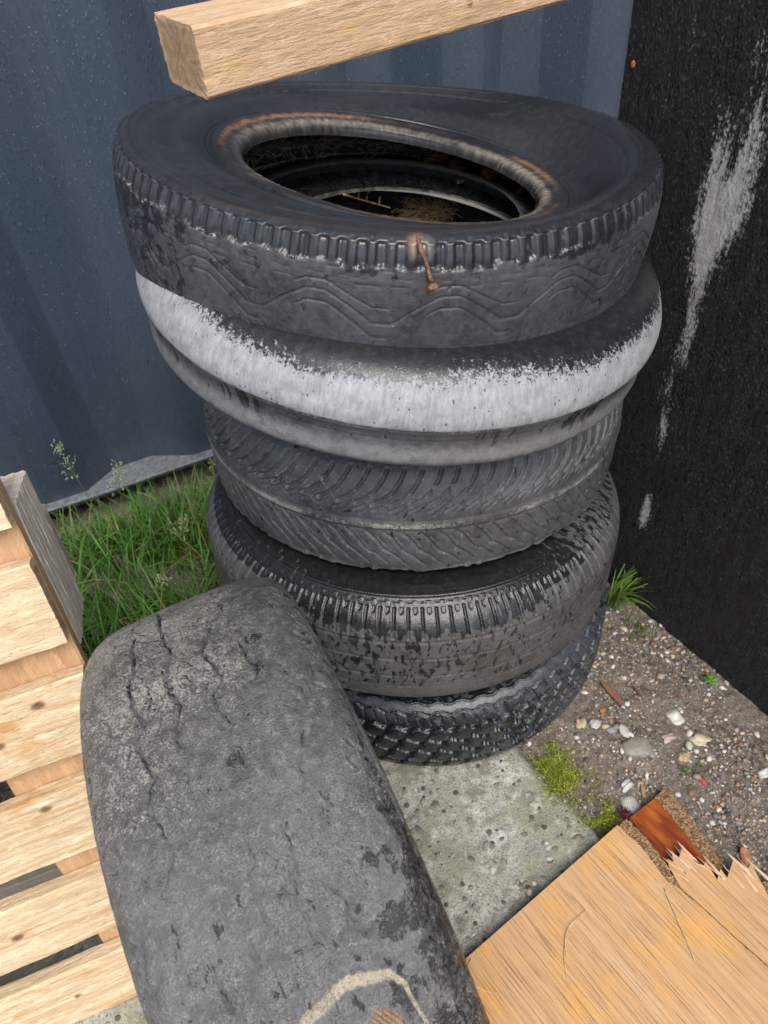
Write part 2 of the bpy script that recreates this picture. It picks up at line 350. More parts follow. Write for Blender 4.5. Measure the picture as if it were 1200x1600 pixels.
# ------------------------------------------------------------------ container wall
WP = np.array([-.713, 1.207]); WD = np.array([.939, .344]); WD /= np.linalg.norm(WD); WN = np.array([WD[1], -WD[0]])
LIPZ = .08
def wall_mat():
    t = NT('navy_painted_steel'); ob = t.n('ShaderNodeTexCoord').outputs['Object']
    a = t.noise(t.scale(ob, (6, 6, 1.2)), 1.0, 5, .6); d = t.noise(t.scale(ob, (150, 150, 26)), 1.0, 4, .7)
    sp = t.noise(ob, 240, 3, .8); sc = t.noise(t.scale(ob, (60, 60, 60)), 1.0, 6, .8)
    col = t.mix(t.ss(a, .3, .7), (.035, .049, .070), (.050, .067, .091))
    col = t.mix(t.ss(d, .58, .66, 0, .38), col, (.021, .032, .050))
    col = t.mix(t.ss(d, .40, .32, 0, .25), col, (.075, .10, .135))
    col = t.mix(t.ss(sp, .655, .71, 0, .75), col, (.32, .37, .42))
    v = t.voro(ob, 70); col = t.mix(t.m2('MULTIPLY', t.ss(v[0], .10, .05), .55), col, (.25, .30, .35))
    dr = t.voro(t.scale(ob, (1, 1, .45)), 210); drm = t.m2('MULTIPLY', t.ss(dr[0], .42, .2), t.ss(t.n('ShaderNodeSeparateColor', Color=dr[1]).outputs[0], .70, .74)); h = t.m2('ADD', t.m2('MULTIPLY', d, .6), t.m2('ADD', t.m2('MULTIPLY', t.ss(sp, .6, .75), .6), t.m2('MULTIPLY', drm, 1.2)))
    return t.out(Base_Color=col, Roughness=t.ss(d, .3, .7, .20, .38), Normal=t.bump(h, .35, .0015), Specular_IOR_Level=.5)
NAVY = wall_mat()
ct = empty('shipping_container', Matrix(((WD[0], -WN[0], 0, WP[0]), (WD[1], -WN[1], 0, WP[1]), (0, 0, 1, 0), (0, 0, 0, 1))), 'dark navy corrugated steel container wall behind the tyre stack', 'container')
per = .333; REC0, REC1 = .024, .071
sx = []; rec = []
for kk in range(-4, 12):
    for (ds, rr) in ((.0, REC0), (.004, REC0 - .0004), (.044, REC0 - .0006), (.083, REC0), (.088, REC0 + .001), (.154, REC1 - .001), (.159, REC1), (.24, REC1), (.246, REC1 - .001), (.329, REC0 + .001)):
        sx.append(kk * per - .012 + ds); rec.append(rr)
sx = np.array(sx); rec = np.array(rec); zz = np.concatenate([[LIPZ], np.linspace(.14, 2.55, 24)])
wob = .0016 * (fbm(sx[:, None] * 4, zz[None] * 3, 55, 2) - .5)
V = np.stack([np.repeat(sx[:, None], len(zz), 1), rec[:, None] + wob, np.repeat(zz[None], len(sx), 0)], -1).reshape(-1, 3)
cw = mk('wall_panel', V, gridf(len(sx), len(zz), flip=True), NAVY, ct, None, False)
RAILM = plain('dusty_grey_steel', (.13, .145, .16), .5, 90, .4, .4)
# bottom rail: a flange whose front edge stands proud of the corrugation
m = MB(); n = 120; xs = np.linspace(sx[0], sx[-1], n); wv = .002 * (fbm(xs * 9, xs * 0, 4, 2) - .5)
prof = [(.10, LIPZ), (.10, LIPZ), (.004, LIPZ), (.0, LIPZ - .0015), (.0, LIPZ - .005), (.002, LIPZ - .007), (.012, LIPZ - .007), (.012, LIPZ - .02), (.10, LIPZ - .02)]
P = np.array([[(x, p + w_, z + w_) for p, z in prof] for x, w_ in zip(xs, wv)]).reshape(-1, 3)
m.add(P, [tuple(q) for q in gridf(n, len(prof), flip=True)]); m.build('bottom_rail', RAILM, ct, False)
m = MB()
def boxf(m, lo, hi, **attrs):
    (a, b, c), (d, e, f) = lo, hi
    m.add([(a, b, c), (d, b, c), (d, e, c), (a, e, c), (a, b, f), (d, b, f), (d, e, f), (a, e, f)], [(3, 2, 1, 0), (4, 5, 6, 7), (0, 1, 5, 4), (1, 2, 6, 5), (2, 3, 7, 6), (3, 0, 4, 7)], **{k_: np.tile(v, (8, 1)) for k_, v in attrs.items()})
boxf(m, (sx[0], REC1 + .004, LIPZ), (sx[-1], 2.4, 2.54)); m.build('box_body', NAVY, ct, False)
m = MB(); boxf(m, (sx[0], .0, 2.552), (sx[-1], 2.42, 2.62)); m.build('top_rail', NAVY, ct, False)
m = MB()
gb = plain('grey_block', (.2, .19, .18))
for xx in (-.9, .9, 2.4): m = MB(); boxf(m, (xx, .2, .001), (xx + .3, .5, LIPZ - .021)); m.build('support_block', gb, ct, False)

# ------------------------------------------------------------------ black board
PE = np.array([.36, 1.018]); PD = np.array([.48, -.877]); PD /= np.linalg.norm(PD); PN = np.array([PD[1], -PD[0]])
if PN[0] > 0: PN = -PN
PL, PH, PT = 1.15, 1.5, .018
na, nz = 240, 300
a_, z_ = np.meshgrid(np.concatenate([np.linspace(0, .34, 200), np.linspace(.35, PL, 40)]), np.concatenate([np.linspace(-.004, 1.02, 260), np.linspace(1.03, PH, 40)]), indexing='ij')
def blob(a0, z0, ra, rz): ra = ra * 1.45; rz = rz * 1.12; return np.exp(-((a_ - a0) / ra) ** 2 - ((z_ - z0) / rz) ** 2)
wh = 1.0 * blob(.158, .80, .013, .085) + .95 * blob(.188, .745, .016, .06) + .75 * blob(.168, .71, .014, .05) + .8 * blob(.205, .80, .012, .08) + .5 * blob(.172, .66, .012, .045) + .62 * blob(.182, .92, .006, .04) + .55 * blob(.195, .86, .007, .05)
wh += 1.0 * blob(.175, .21, .009, .030) + .9 * blob(.1775, .25, .007, .03) + .75 * blob(.174, .40, .008, .04) + .7 * blob(.180, .585, .010, .06) + .6 * blob(.16, .50, .02, .09) + .35 * blob(.178, .33, .005, .04) + .4 * blob(.075, .86, .012, .05) + .3 * blob(.05, .82, .02, .04) + .3 * blob(.09, .93, .01, .05)
disp = .0012 * (fbm(a_ * 60, z_ * 14, 41, 4) - .5) + .0010 * (fbm(a_ * 200, z_ * 45, 43, 3) - .5)
V = np.stack([PE[0] + PD[0] * a_ + PN[0] * disp, PE[1] + PD[1] * a_ + PN[1] * disp, z_], -1).reshape(-1, 3)
def board_mat():
    t = NT('black_bitumen_board'); g = t.attr('gc').outputs['Vector']; whi = t.attr('wh').outputs['Fac']
    con = lambda x, k: t.m2('MULTIPLY_ADD', x, k, .5 - .5 * k)
    st = con(t.noise(t.scale(g, (125, 30, 1)), 1.0, 5, .62, .6), 2.1); rn = con(t.noise(t.scale(g, (55, 8, 1)), 1.0, 5, .6, .9), 1.8); fn = con(t.noise(t.scale(g, (300, 170, 1)), 1.0, 4, .72), 2.3)
    wt_ = t.ss(t.m2('ADD', t.m2('MULTIPLY', st, .5), t.m2('ADD', t.m2('MULTIPLY', rn, .38), t.m2('MULTIPLY', fn, .12))), .42, .53)
    col = t.mix(wt_, (.0010, .0010, .0012), (.0125, .0127, .014))
    col = t.mix(t.m2('MULTIPLY', t.m2('MULTIPLY', t.ss(fn, .58, .98), wt_), .95), col, (.15, .152, .16))
    wn = t.m2('ADD', t.m2('MULTIPLY', fn, .42), t.m2('ADD', t.m2('MULTIPLY', st, .30), t.m2('MULTIPLY', rn, .28)))
    wm = t.m2('MULTIPLY', t.ss(t.m2('ADD', wn, t.m2('MULTIPLY', whi, .46)), .80, 1.06), t.ss(whi, .03, .3))
    col = t.mix(wm, col, t.mix(t.noise(t.scale(g, (90, 60, 1)), 1.0, 3), (.30, .30, .27), (.78, .78, .76)))
    rg = t.m2('MAXIMUM', t.ss(wt_, 0, 1, .14, .6), t.m2('MULTIPLY', wm, .85))
    h = t.m2('ADD', t.m2('MULTIPLY', wt_, -.35), t.m2('ADD', t.m2('MULTIPLY', fn, .8), t.m2('MULTIPLY', st, .5)))
    return t.out(Base_Color=col, Roughness=rg, Normal=t.bump(h, 1.0, .0042), Specular_IOR_Level=.3)
BM = board_mat()
bp = empty('black_board', Matrix.Translation((PE[0], PE[1], 0)), 'tall black weathered board with white streaks standing right of the stack', 'board')
V0 = V - [PE[0], PE[1], 0]
mk('board_face', V0, gridf(len(a_), a_.shape[1], flip=True), BM, bp, {'gc': np.stack([a_, z_, a_ * 0], -1).reshape(-1, 3), 'wh': wh.ravel()})
m = MB()
ez = np.linspace(-.004, PH, 60); P = []
for z in ez:
    j = .0012 * (vn(z * 90, 0, 8) - .5)
    for b in (.0014, .006, .012, PT): P.append((-PD[0] * (.0006 + j) - PN[0] * b, -PD[1] * (.0006 + j) - PN[1] * b, z))
m.add(P, [tuple(q) for q in gridf(60, 4)]); 
EDGE = plain('raw_board_edge', (.20, .135, .09), .8, 130, .6)
m.build('board_edge', EDGE, bp)
m = MB(); c0 = np.array([0, 0, 0.]); P = []
for aa in (0.0, PL):
    for z in (-.004, PH): P.append((PD[0] * aa - PN[0] * PT, PD[1] * aa - PN[1] * PT, z))
for aa in (0.0, PL): P.append((PD[0] * aa - PN[0] * .0015, PD[1] * aa - PN[1] * .0015, PH - .0004))
P.append((PD[0] * PL, PD[1] * PL, -.004)); P.append((PD[0] * PL, PD[1] * PL, PH))
m.add(P, [(0, 2, 3, 1), (1, 3, 5, 4), (2, 6, 7, 3)]); m.build('board_back', EDGE, bp, False)
def on_panel(a, z, d=0.0): return np.array([PD[0] * a + PN[0] * d, PD[1] * a + PN[1] * d, z])
RUST = plain('rust', (.34, .115, .045), .8, 500, .5, .5)
m = MB(); th = np.arange(10) * 2 * np.pi / 10
for (a0, z0, r) in ((.0135, .876, .0035),):
    P = []
    for rr, d in ((1.0, .0008), (.8, .0022), (.3, .0027)):
        P += [on_panel(a0 + r * rr * np.cos(t), z0 + r * 1.3 * rr * np.sin(t), d) for t in th]
    F = [(i * 10 + j, i * 10 + (j + 1) % 10, (i + 1) * 10 + (j + 1) % 10, (i + 1) * 10 + j) for i in range(2) for j in range(10)] + [tuple(20 + j for j in range(10))]
    m.add(P, F)
m.build('nail_head', RUST, bp)

# ------------------------------------------------------------------ tyres
class Canvas:
    def __init__(s, U, S):
        s.U, s.S = U, S; sh = (len(U), len(S)); s.H = np.zeros(sh); s.pri = np.zeros(sh + (4,)); s.pri[..., 3] = 1
        s.st = np.zeros(sh + (4,)); s.cl = np.zeros(sh); s.u, s.s = np.meshgrid(U, S, indexing='ij')
    def line(s, pts, w, d, dust=0.0, ridge=0.0, wet=0.0):
        """groove of half-width w and depth d along a polyline; ridge: small raised lip beside it"""
        pts = np.asarray(pts, float); R = w * 3.2 + .0015
        for A, B in zip(pts[:-1], pts[1:]):
            i0, i1 = np.searchsorted(s.U, [min(A[0], B[0]) - R, max(A[0], B[0]) + R]); j0, j1 = np.searchsorted(s.S, [min(A[1], B[1]) - R, max(A[1], B[1]) + R])
            if i1 <= i0 or j1 <= j0: continue
            u = s.u[i0:i1, j0:j1]; v = s.s[i0:i1, j0:j1]; e = B - A; L = e @ e + 1e-12
            t = np.clip(((u - A[0]) * e[0] + (v - A[1]) * e[1]) / L, 0, 1); D = np.hypot(u - A[0] - t * e[0], v - A[1] - t * e[1])
            h = s.H[i0:i1, j0:j1]; g = -d * sst(1.35, .45, D / w)
            np.minimum(h, g, out=h) if d > 0 else np.maximum(h, g, out=h)
            if ridge: h += ridge * np.exp(-((D / w - 1.9) / .6) ** 2) * .35
            if dust:
                p = s.pri[i0:i1, j0:j1, 1]; np.maximum(p, dust * np.exp(-((D / w - 1.9) / .7) ** 2), out=p)
                s.cl[i0:i1, j0:j1] = np.maximum(s.cl[i0:i1, j0:j1], sst(1.1, .7, D / w))
            if wet:
                p = s.pri[i0:i1, j0:j1, 0]; np.maximum(p, wet * sst(2, .8, D / w), out=p)
def catmull(P, ds):
    P = np.asarray(P, float); Q = np.vstack([2 * P[0] - P[1], P, 2 * P[-1] - P[-2]]); out = []; ks = []
    for i in range(1, len(Q) - 2):
        p0, p1, p2, p3 = Q[i - 1:i + 3]; L = np.linalg.norm(p2 - p1); n = max(2, int(L / ds)); t = (np.arange(n) / n)[:, None]
        t0, t1, t2, t3 = 0, *(np.cumsum([np.linalg.norm(b - a) ** .5 + 1e-6 for a, b in ((p0, p1), (p1, p2), (p2, p3))])); tt = t1 + (t2 - t1) * t
        A1 = (t1 - tt) / (t1 - t0) * p0 + (tt - t0) / (t1 - t0) * p1; A2 = (t2 - tt) / (t2 - t1) * p1 + (tt - t1) / (t2 - t1) * p2; A3 = (t3 - tt) / (t3 - t2) * p2 + (tt - t2) / (t3 - t2) * p3
        B1 = (t2 - tt) / (t2 - t0) * A1 + (tt - t0) / (t2 - t0) * A2; B2 = (t3 - tt) / (t3 - t1) * A2 + (tt - t1) / (t3 - t1) * A3
        ks.append(sum(map(len, out))); out.append((t2 - tt) / (t2 - t1) * B1 + (tt - t1) / (t2 - t1) * B2)
    out.append(P[-1:]); ks.append(sum(map(len, out)) - 1); return np.vstack(out), ks
def frame(c, tx, ty):
    a = np.array([tx, ty, 1.0]); a /= np.linalg.norm(a); u = np.cross([0, 1, 0], a); u /= np.linalg.norm(u); v = np.cross(a, u)
    return np.array(c, float), u, v, a
def mat4(c, u, v, a): return Matrix(((u[0], v[0], a[0], c[0]), (u[1], v[1], a[1], c[1]), (u[2], v[2], a[2], c[2]), (0, 0, 0, 1)))
def tyre(label, fr, R, prof, cuts, draw, mats, base, thc=0.0, half=2.0, ds=.0015, post=None, cat='tyre', group=None, wall_t=.011):
    """prof: (r,z) from upper bead to lower bead; cuts: control indices parting bead|sidewall|tread|sidewall|bead"""
    c, u, v, a = fr
    P, ks = catmull(prof, ds); T = np.gradient(P, axis=0); T /= np.linalg.norm(T, axis=1)[:, None] + 1e-12; N = np.stack([-T[:, 1], T[:, 0]], -1)
    S = np.concatenate([[0], np.cumsum(np.linalg.norm(np.diff(P, axis=0), axis=1))]); S -= S[np.argmin(np.abs(P[:, 1]) + (P[:, 0] < R * .9) * 9)]
    dth = .0015 / R; f = np.arange(thc - half, thc + half, dth); rest = np.linspace(thc + half, thc + 2 * np.pi - half, int((2 * np.pi - 2 * half) / (4 * dth)))
    th = np.concatenate([f, rest[:-1]]); U = th * R
    cv = Canvas(U, S); draw(cv, P)
    r = P[None, :, 0] + cv.H * N[None, :, 0]; z = P[None, :, 1] + cv.H * N[None, :, 1]
    def place(th_, r_, z_):
        return np.stack([r_ * np.sin(th_)[:, None], -r_ * np.cos(th_)[:, None], z_ + 0 * r_], -1)
    L = place(th, r, z)
    if post: L = post(L)
    b0 = np.array(base, float)
    M = mat4(c + u * b0[0] + v * b0[1] + a * b0[2], u, v, a)
    root = empty('tyre', M, label, cat, group)
    idx = [0] + [ks[i] for i in cuts] + [len(P) - 1]
    names = ['bead', 'sidewall', 'tread', 'sidewall', 'bead']
    for nm, i0, i1 in zip(names, idx[:-1], idx[1:]):
        W = L[:, i0:i1 + 1] - b0; k = i1 + 1 - i0
        us = np.stack([cv.u, cv.s, 0 * cv.u], -1)[:, i0:i1 + 1].reshape(-1, 3)
        mk(nm, W.reshape(-1, 3), gridf(len(th), k, wrap_n=True, flip=True), mats[nm], root,
           {'uvm': us, 'pri': cv.pri[:, i0:i1 + 1].reshape(-1, 4), 'stain': cv.st[:, i0:i1 + 1].reshape(-1, 4)})
    # inner liner
    Q = np.array(prof, float); Qn = np.gradient(Q, axis=0); Qn /= np.linalg.norm(Qn, axis=1)[:, None] + 1e-12; I = Q - wall_t * np.stack([-Qn[:, 1], Qn[:, 0]], -1)
    I[0], I[-1] = Q[0], Q[-1]; I[1] = .5 * Q[1] + .5 * I[1] ; I[-2] = .5 * Q[-2] + .5 * I[-2]
    I2, _ = catmull(I, .006); th2 = np.linspace(-np.pi, np.pi, 240, endpoint=False)
    Li = place(th2, np.repeat(I2[None, :, 0], 240, 0) + .002 * (fbm(th2[:, None] * 12, I2[None, :, 1] * 60, 5, 3) - .5), np.repeat(I2[None, :, 1], 240, 0))
    if post: Li = post(Li)
    uu = np.stack([np.repeat((th2 * R)[:, None], len(I2), 1), np.repeat(np.arange(len(I2))[None] * .006, 240, 0), np.zeros((240, len(I2)))], -1).reshape(-1, 3)
    z4 = np.zeros((len(uu), 4)); 
    mk('inner_liner', (Li - b0).reshape(-1, 3), gridf(240, len(I2), wrap_n=True), mats['liner'], root, {'uvm': uu, 'pri': z4 + [.35, .1, 0, 1], 'stain': z4})
    return root
def zig(u0, u1, period, f, n=8):
    us = np.arange(u0, u1, period / n); return np.stack([us, f(us)], -1)
LINER = rubber('rubber_liner', (.03, .03, .031), (.006, .006, .007), dryrough=.8)

# ---- tyre 1, top of the stack
F1 = frame((.053, .905, .836), .128, -.07); R1 = .319
P1 = [(.166, -.009), (.169, -.001), (.176, .004), (.188, .007), (.199, .0095), (.203, .007), (.215, .016), (.235, .036), (.258, .057), (.276, .0705), (.289, .0765), (.299, .0765), (.3055, .072), (.3075, .0695),
      (.313, .056), (.317, .033), (.319, 0), (.3188, -.048), (.3170, -.080), (.312, -.095), (.303, -.103), (.285, -.107), (.25, -.106), (.215, -.096), (.195, -.080), (.18, -.066), (.168, -.052)]
def post1(L):
    """a slumped carcass: tread pinched at the front, upper bead sunk and tipped"""
    L = L.copy(); x, y, z = L[..., 0].copy(), L[..., 1].copy(), L[..., 2].copy(); r = np.hypot(x, y); wb = sst(.285, .20, r) * sst(-.035, -.02, z)
    L[..., 2] = z + z / .069 * .06 * y - wb * (.135 * y + .115 * x + .006) - .118 * np.clip((y + .31) / .62, 0, 1) ** 1.5 * (1 - wb) * sst(-.08, .02, z)
    L[..., 2] -= .034 * sst(-.02, -.29, y) * sst(.0, -.09, z)
    L[..., 1] = (y - .02 * wb) * .985; L[..., 0] = (x * (1 + .045 * wb) + .004 * wb) * .977; return L
LET = {  # stroke letters for the worn raised script, unit box, y down
 'T': [[(0, 0), (1, 0)], [(.5, 0), (.5, 1)]], 'r': [[(.1, .4), (.1, 1)], [(.1, .55), (.4, .4), (.7, .45)]], 'o': [[(.5, .4), (.1, .6), (.2, .95), (.5, 1), (.8, .8), (.7, .5), (.5, .4)]],
 'p': [[(.1, .4), (.1, 1.35)], [(.1, .5), (.5, .4), (.8, .7), (.5, 1), (.1, .9)]], 'h': [[(.1, 0), (.1, 1)], [(.1, .55), (.5, .4), (.8, .55), (.8, 1)]], 'i': [[(.3, .4), (.3, 1)], [(.3, .15), (.3, .2)]],
 'm': [[(0, .4), (0, 1)], [(0, .5), (.25, .4), (.5, .5), (.5, 1)], [(.5, .5), (.75, .4), (1, .5), (1, 1)]], '-': [[(0, .8), (1.4, .75)]]}
def write(cv, txt, u0, s0, w_, h_, hw, d, flip=True):
    x = u0
    for ch in txt:
        for stx in LET.get(ch, []):
            cv.line([(x + (-px if flip else px) * w_, s0 + (-py if flip else py) * h_) for px, py in stx], hw, -d)
        x += (-1 if flip else 1) * w_ * 1.25
def draw1(cv, P):
    u, s = cv.u, cv.s; sh = -.0735           # S at the shoulder edge
    z = P[None, :, 1] + 0 * u; r = P[None, :, 0] + 0 * u
    cv.H += .0012 * (fbm(u * 14, s * 14, 3, 3) - .5)
    # scalloped shoulder pockets between narrow ribs
    pitch = .0178; q = (u / pitch) % 1.0; k = np.floor(u / pitch); vary = vn(k, k * 0, 12)
    rib = sst(.30, .16, np.abs(q - .5))      # 1 on rib
    s0 = sh - .002 + .0022 * rib; s1 = sh + .021 + .007 * vn(k, k * 0, 5)
    worn = sst(.25, .6, fbm(u * 6, u * 0, 9, 2) + .18)
    pk = sst(s0 - .0007, s0 + .0009, s) * sst(s1 + .003, s1 - .003, s)
    cv.H -= pk * (.0032 + .0012 * vary) * (1 - rib * .95) * (.45 + .55 * worn)
    cv.H += .0011 * np.exp(-((s - s0 + .0006) / .0009) ** 2)
    tri = np.exp(-((s - (s0 - .005)) / .0022) ** 2) * sst(.16, .05, np.abs(q - .5)); cv.H -= tri * .0007
    # sidewall rings
    for rr, dd, ww in ((.268, .0009, .0022), (.284, .0005, .0012), (.208, -.0009, .0012)):
        cv.H += -dd * np.exp(-((r - rr) / ww) ** 2) * (s < sh)
    # wavy sipes in the tread
    lam = .1235
    def wv(c0, A, ph):
        def f(x):
            t = (x / lam + ph) % 1.0; tri_ = np.abs(t * 2 - 1) * 2 - 1; return c0 + A * np.clip(tri_ * 1.25, -.86, .86)
        return f
    for c0, A, ph, w_, gaps in ((.003, .0195, .26, .0011, 0), (-.012, .0175, .26, .0010, 1), (.017, .0175, .26, .0010, 1)):
        for k_ in range(-9, 10):
            if gaps: seg = zig(k_ * lam + .01, (k_ + .80) * lam, lam, wv(c0, A, ph), 26); 
            else: seg = zig(k_ * lam, (k_ + 1.04) * lam, lam, wv(c0, A, ph), 26)
            cv.line(seg, w_, .0016, dust=.40, ridge=.0006)
    for s_, L_, st_ in ((-.026, .022, .034), (-.036, .020, .036), (.040, .022, .031), (-.045, .012, .043)):
        for k_ in range(-26, 27):
            x0 = k_ * st_ + .012 * vn(k_, s_ * 999, 3); cv.line([(x0, s_), (x0 + L_ * (.5 + .6 * vn(k_, s_ * 77, 2)), s_ + .0008)], .0008, .0010, dust=.32)
    rr = np.random.default_rng(3)
    for k_ in range(150):
        x0 = rr.uniform(-.62, .62); y0 = rr.choice([-.024, -.018, .026, .036, .046, .002]) + rr.uniform(-.004, .004)
        cv.line([(x0, y0), (x0 + .0022, y0 + .003), (x0 - .0006, y0 + .0055), (x0 + .0014, y0 + .009)], .0006, .0011, dust=.1)
    for k_ in range(40):
        x0 = rr.uniform(-.6, .6); y0 = rr.uniform(-.045, .055); cv.line([(x0, y0), (x0 + rr.uniform(-.004, .004), y0 + rr.uniform(.002, .008))], .001, .0018, wet=.9)
    write(cv, 'Trophim-', 1.215, -.112, .0095, .013, .0012, .0014)
    for k_ in range(9): cv.line([(.70 + .0085 * k_, -.125 + .001 * k_), (.704 + .0085 * k_, -.109 + .002 * vn(k_, 0, 2))], .0011, -.0008)
    for k_ in range(26): x0 = rr.uniform(.66, .80); y0 = rr.uniform(-.13, -.085); cv.line([(x0, y0), (x0 + rr.uniform(-.012, .012), y0 + rr.uniform(-.008, .008))], .0008, -.0006, dust=.2)
    cv.line([(.79, -.148), (.765, -.138), (.75, -.12)], .0022, -.0015, dust=.75)
    # wetness: sidewall wet, tread dry with runs on the left
    wet = np.where(s < sh - .001, 1.25, .30)
    wet = np.where(s > sh + .002, .22 + .24 * sst(-.14, -.30, u) + .10 * sst(-.0, -.05, s), wet); wet = np.where(pk > .4, .62 + .2 * vary, wet)
    wet = wet + .18 * (fbm(u * 9, s * 20, 4, 3) - .5)
    for (a0, b0, ra, rb, g) in ((-.052, -.047, .016, .007, .6), (-.13, -.062, .02, .006, .3), (.165, -.050, .05, .010, .6), (-.02, -.04, .01, .01, .15)):
        wet = wet + g * np.exp(-((u - a0) / ra) ** 2 - ((s - b0) / rb) ** 2)
    dry_sw = .38 * np.exp(-((r - .285) / .014) ** 2) * sst(.45, .7, fbm(u * 8, s * 30, 15, 3)) * (s < sh)
    cv.pri[..., 0] = np.clip(wet - dry_sw, 0, 1.3)
    edge = np.exp(-((s - s1) / .004) ** 2) * sst(.35, .6, fbm(u * 20, s * 10, 8, 2))
    cv.pri[..., 1] = np.clip(np.maximum(cv.pri[..., 1], .24 + .24 * edge + .14 * sst(.1, .3, np.abs(u)) * (s > 0)) * (s > sh), 0, 1) + .06
    cv.pri[..., 2] = .22 * edge * (np.abs(u) < .2) + .10 * (s > 0) * fbm(u * 7, s * 9, 6, 2) * (u < 0)
    cv.pri[..., 1] = np.maximum(cv.pri[..., 1], .70 * (s > .05) * (r < .19))
    # bead: rust ring and pale frayed ring
    bead = (s < -.1) & (r < .2)
    a1 = np.exp(-((r - .1885 - .003 * (vn(u * 160, u * 0, 2) - .5)) / .0040) ** 2) * sst(.22, .55, fbm(u * 7, u * 0 + 3, 9, 3)) * (.35 + .8 * fbm(u * 240, s * 120, 2, 3)); a2 = np.exp(-((r - .1745 - .004 * (vn(u * 300, u * 0, 6) - .5)) / .0052) ** 2) * sst(.15, .42, fbm(u * 30, s * 40, 19, 4)) * (.25 + .95 * fbm(u * 420, s * 160, 5, 3))
    colr = np.array([.32, .17, .085]); colw = np.array([.36, .31, .235])
    al = np.clip(a1 + .85 * a2, 0, 1) * bead; cc = (colr * a1[..., None] + colw * a2[..., None]) / (a1 + a2 + 1e-6)[..., None]
    cv.H += bead * a2 * .0009 * (vn(u * 260, s * 100, 4) - .3)
    bulge = .0035 * np.exp(-((u + .001) / .013) ** 2 - ((s + .066) / .020) ** 2); cv.H += bulge
    # rust halo round the nail and a pale scuff above it
    dn = np.hypot((u - .0115), (s + .030)); rh = .5 * np.exp(-(dn / .012) ** 2); dt = np.exp(-(((u + .005) / .009) ** 2 + ((s + .074) / .011) ** 2))
    pale = np.exp(-(((u - .000) / .015) ** 2 + ((s + .072) / .016) ** 2) ** 2) * .45
    run = .6 * np.exp(-((u - .0015 - .20 * (s + .075)) / .0030) ** 2) * sst(-.086, -.078, s) * sst(-.026, -.034, s)
    A = [(np.array([.36, .35, .33]), pale), (np.array([.36, .20, .10]), np.clip(rh + .75 * dt, 0, .9)), (np.array([.03, .022, .018]), run)]
    C = cc; AL = al
    for cl, w_ in A:
        w_ = np.clip(w_, 0, 1); C = C * (1 - w_)[..., None] + cl * w_[..., None]; AL = np.clip(AL + w_ * (1 - AL), 0, 1)
    cv.st[..., :3] = C; cv.st[..., 3] = AL
T1M = rubber('rubber_top_tyre', (.050, .0528, .060), (.008, .009, .0115), pscale=(58, 44), gloss=.11, dryrough=.34, soft=.09, wk=.8, fine=.22)
t1 = tyre('top tyre of the stack, narrow tread with wavy sipes and a rusty nail in it', F1, R1, P1, [4, 13, 20, 23], draw1, dict(bead=T1M, sidewall=T1M, tread=T1M, liner=LINER), (0, 0, -.106), post=post1, group='tyres piled in the stack')
# nail (part of the tyre it is driven into)
def cylpt(r, U, z): th_ = U / R1; return np.array([r * math.sin(th_) * .977, -r * math.cos(th_) * .985, z * .735 + .106])
m = MB(); NP = [cylpt(*q) for q in ((.293, -.004, .0755), (.3045, -.0032, .0765), (.3108, -.0015, .0715), (.3140, .001, .065), (.3150, .0035, .059), (.3168, .0058, .050), (.3192, .0080, .042), (.3215, .0098, .036))]
m.tube(NP, [.0018, .0021, .0023, .0022, .0018, .0019, .0021, .0023], 8)
m.tube([cylpt(.3225, .0098, .0362), cylpt(.3230, .0104, .0338), cylpt(.3232, .0108, .0320), cylpt(.3232, .0110, .0310)], [.0023, .0040, .0055, .0052], 10)
m.build('nail', plain('rusty_nail', (.14, .075, .05), .65, 420, .7, .6), t1)

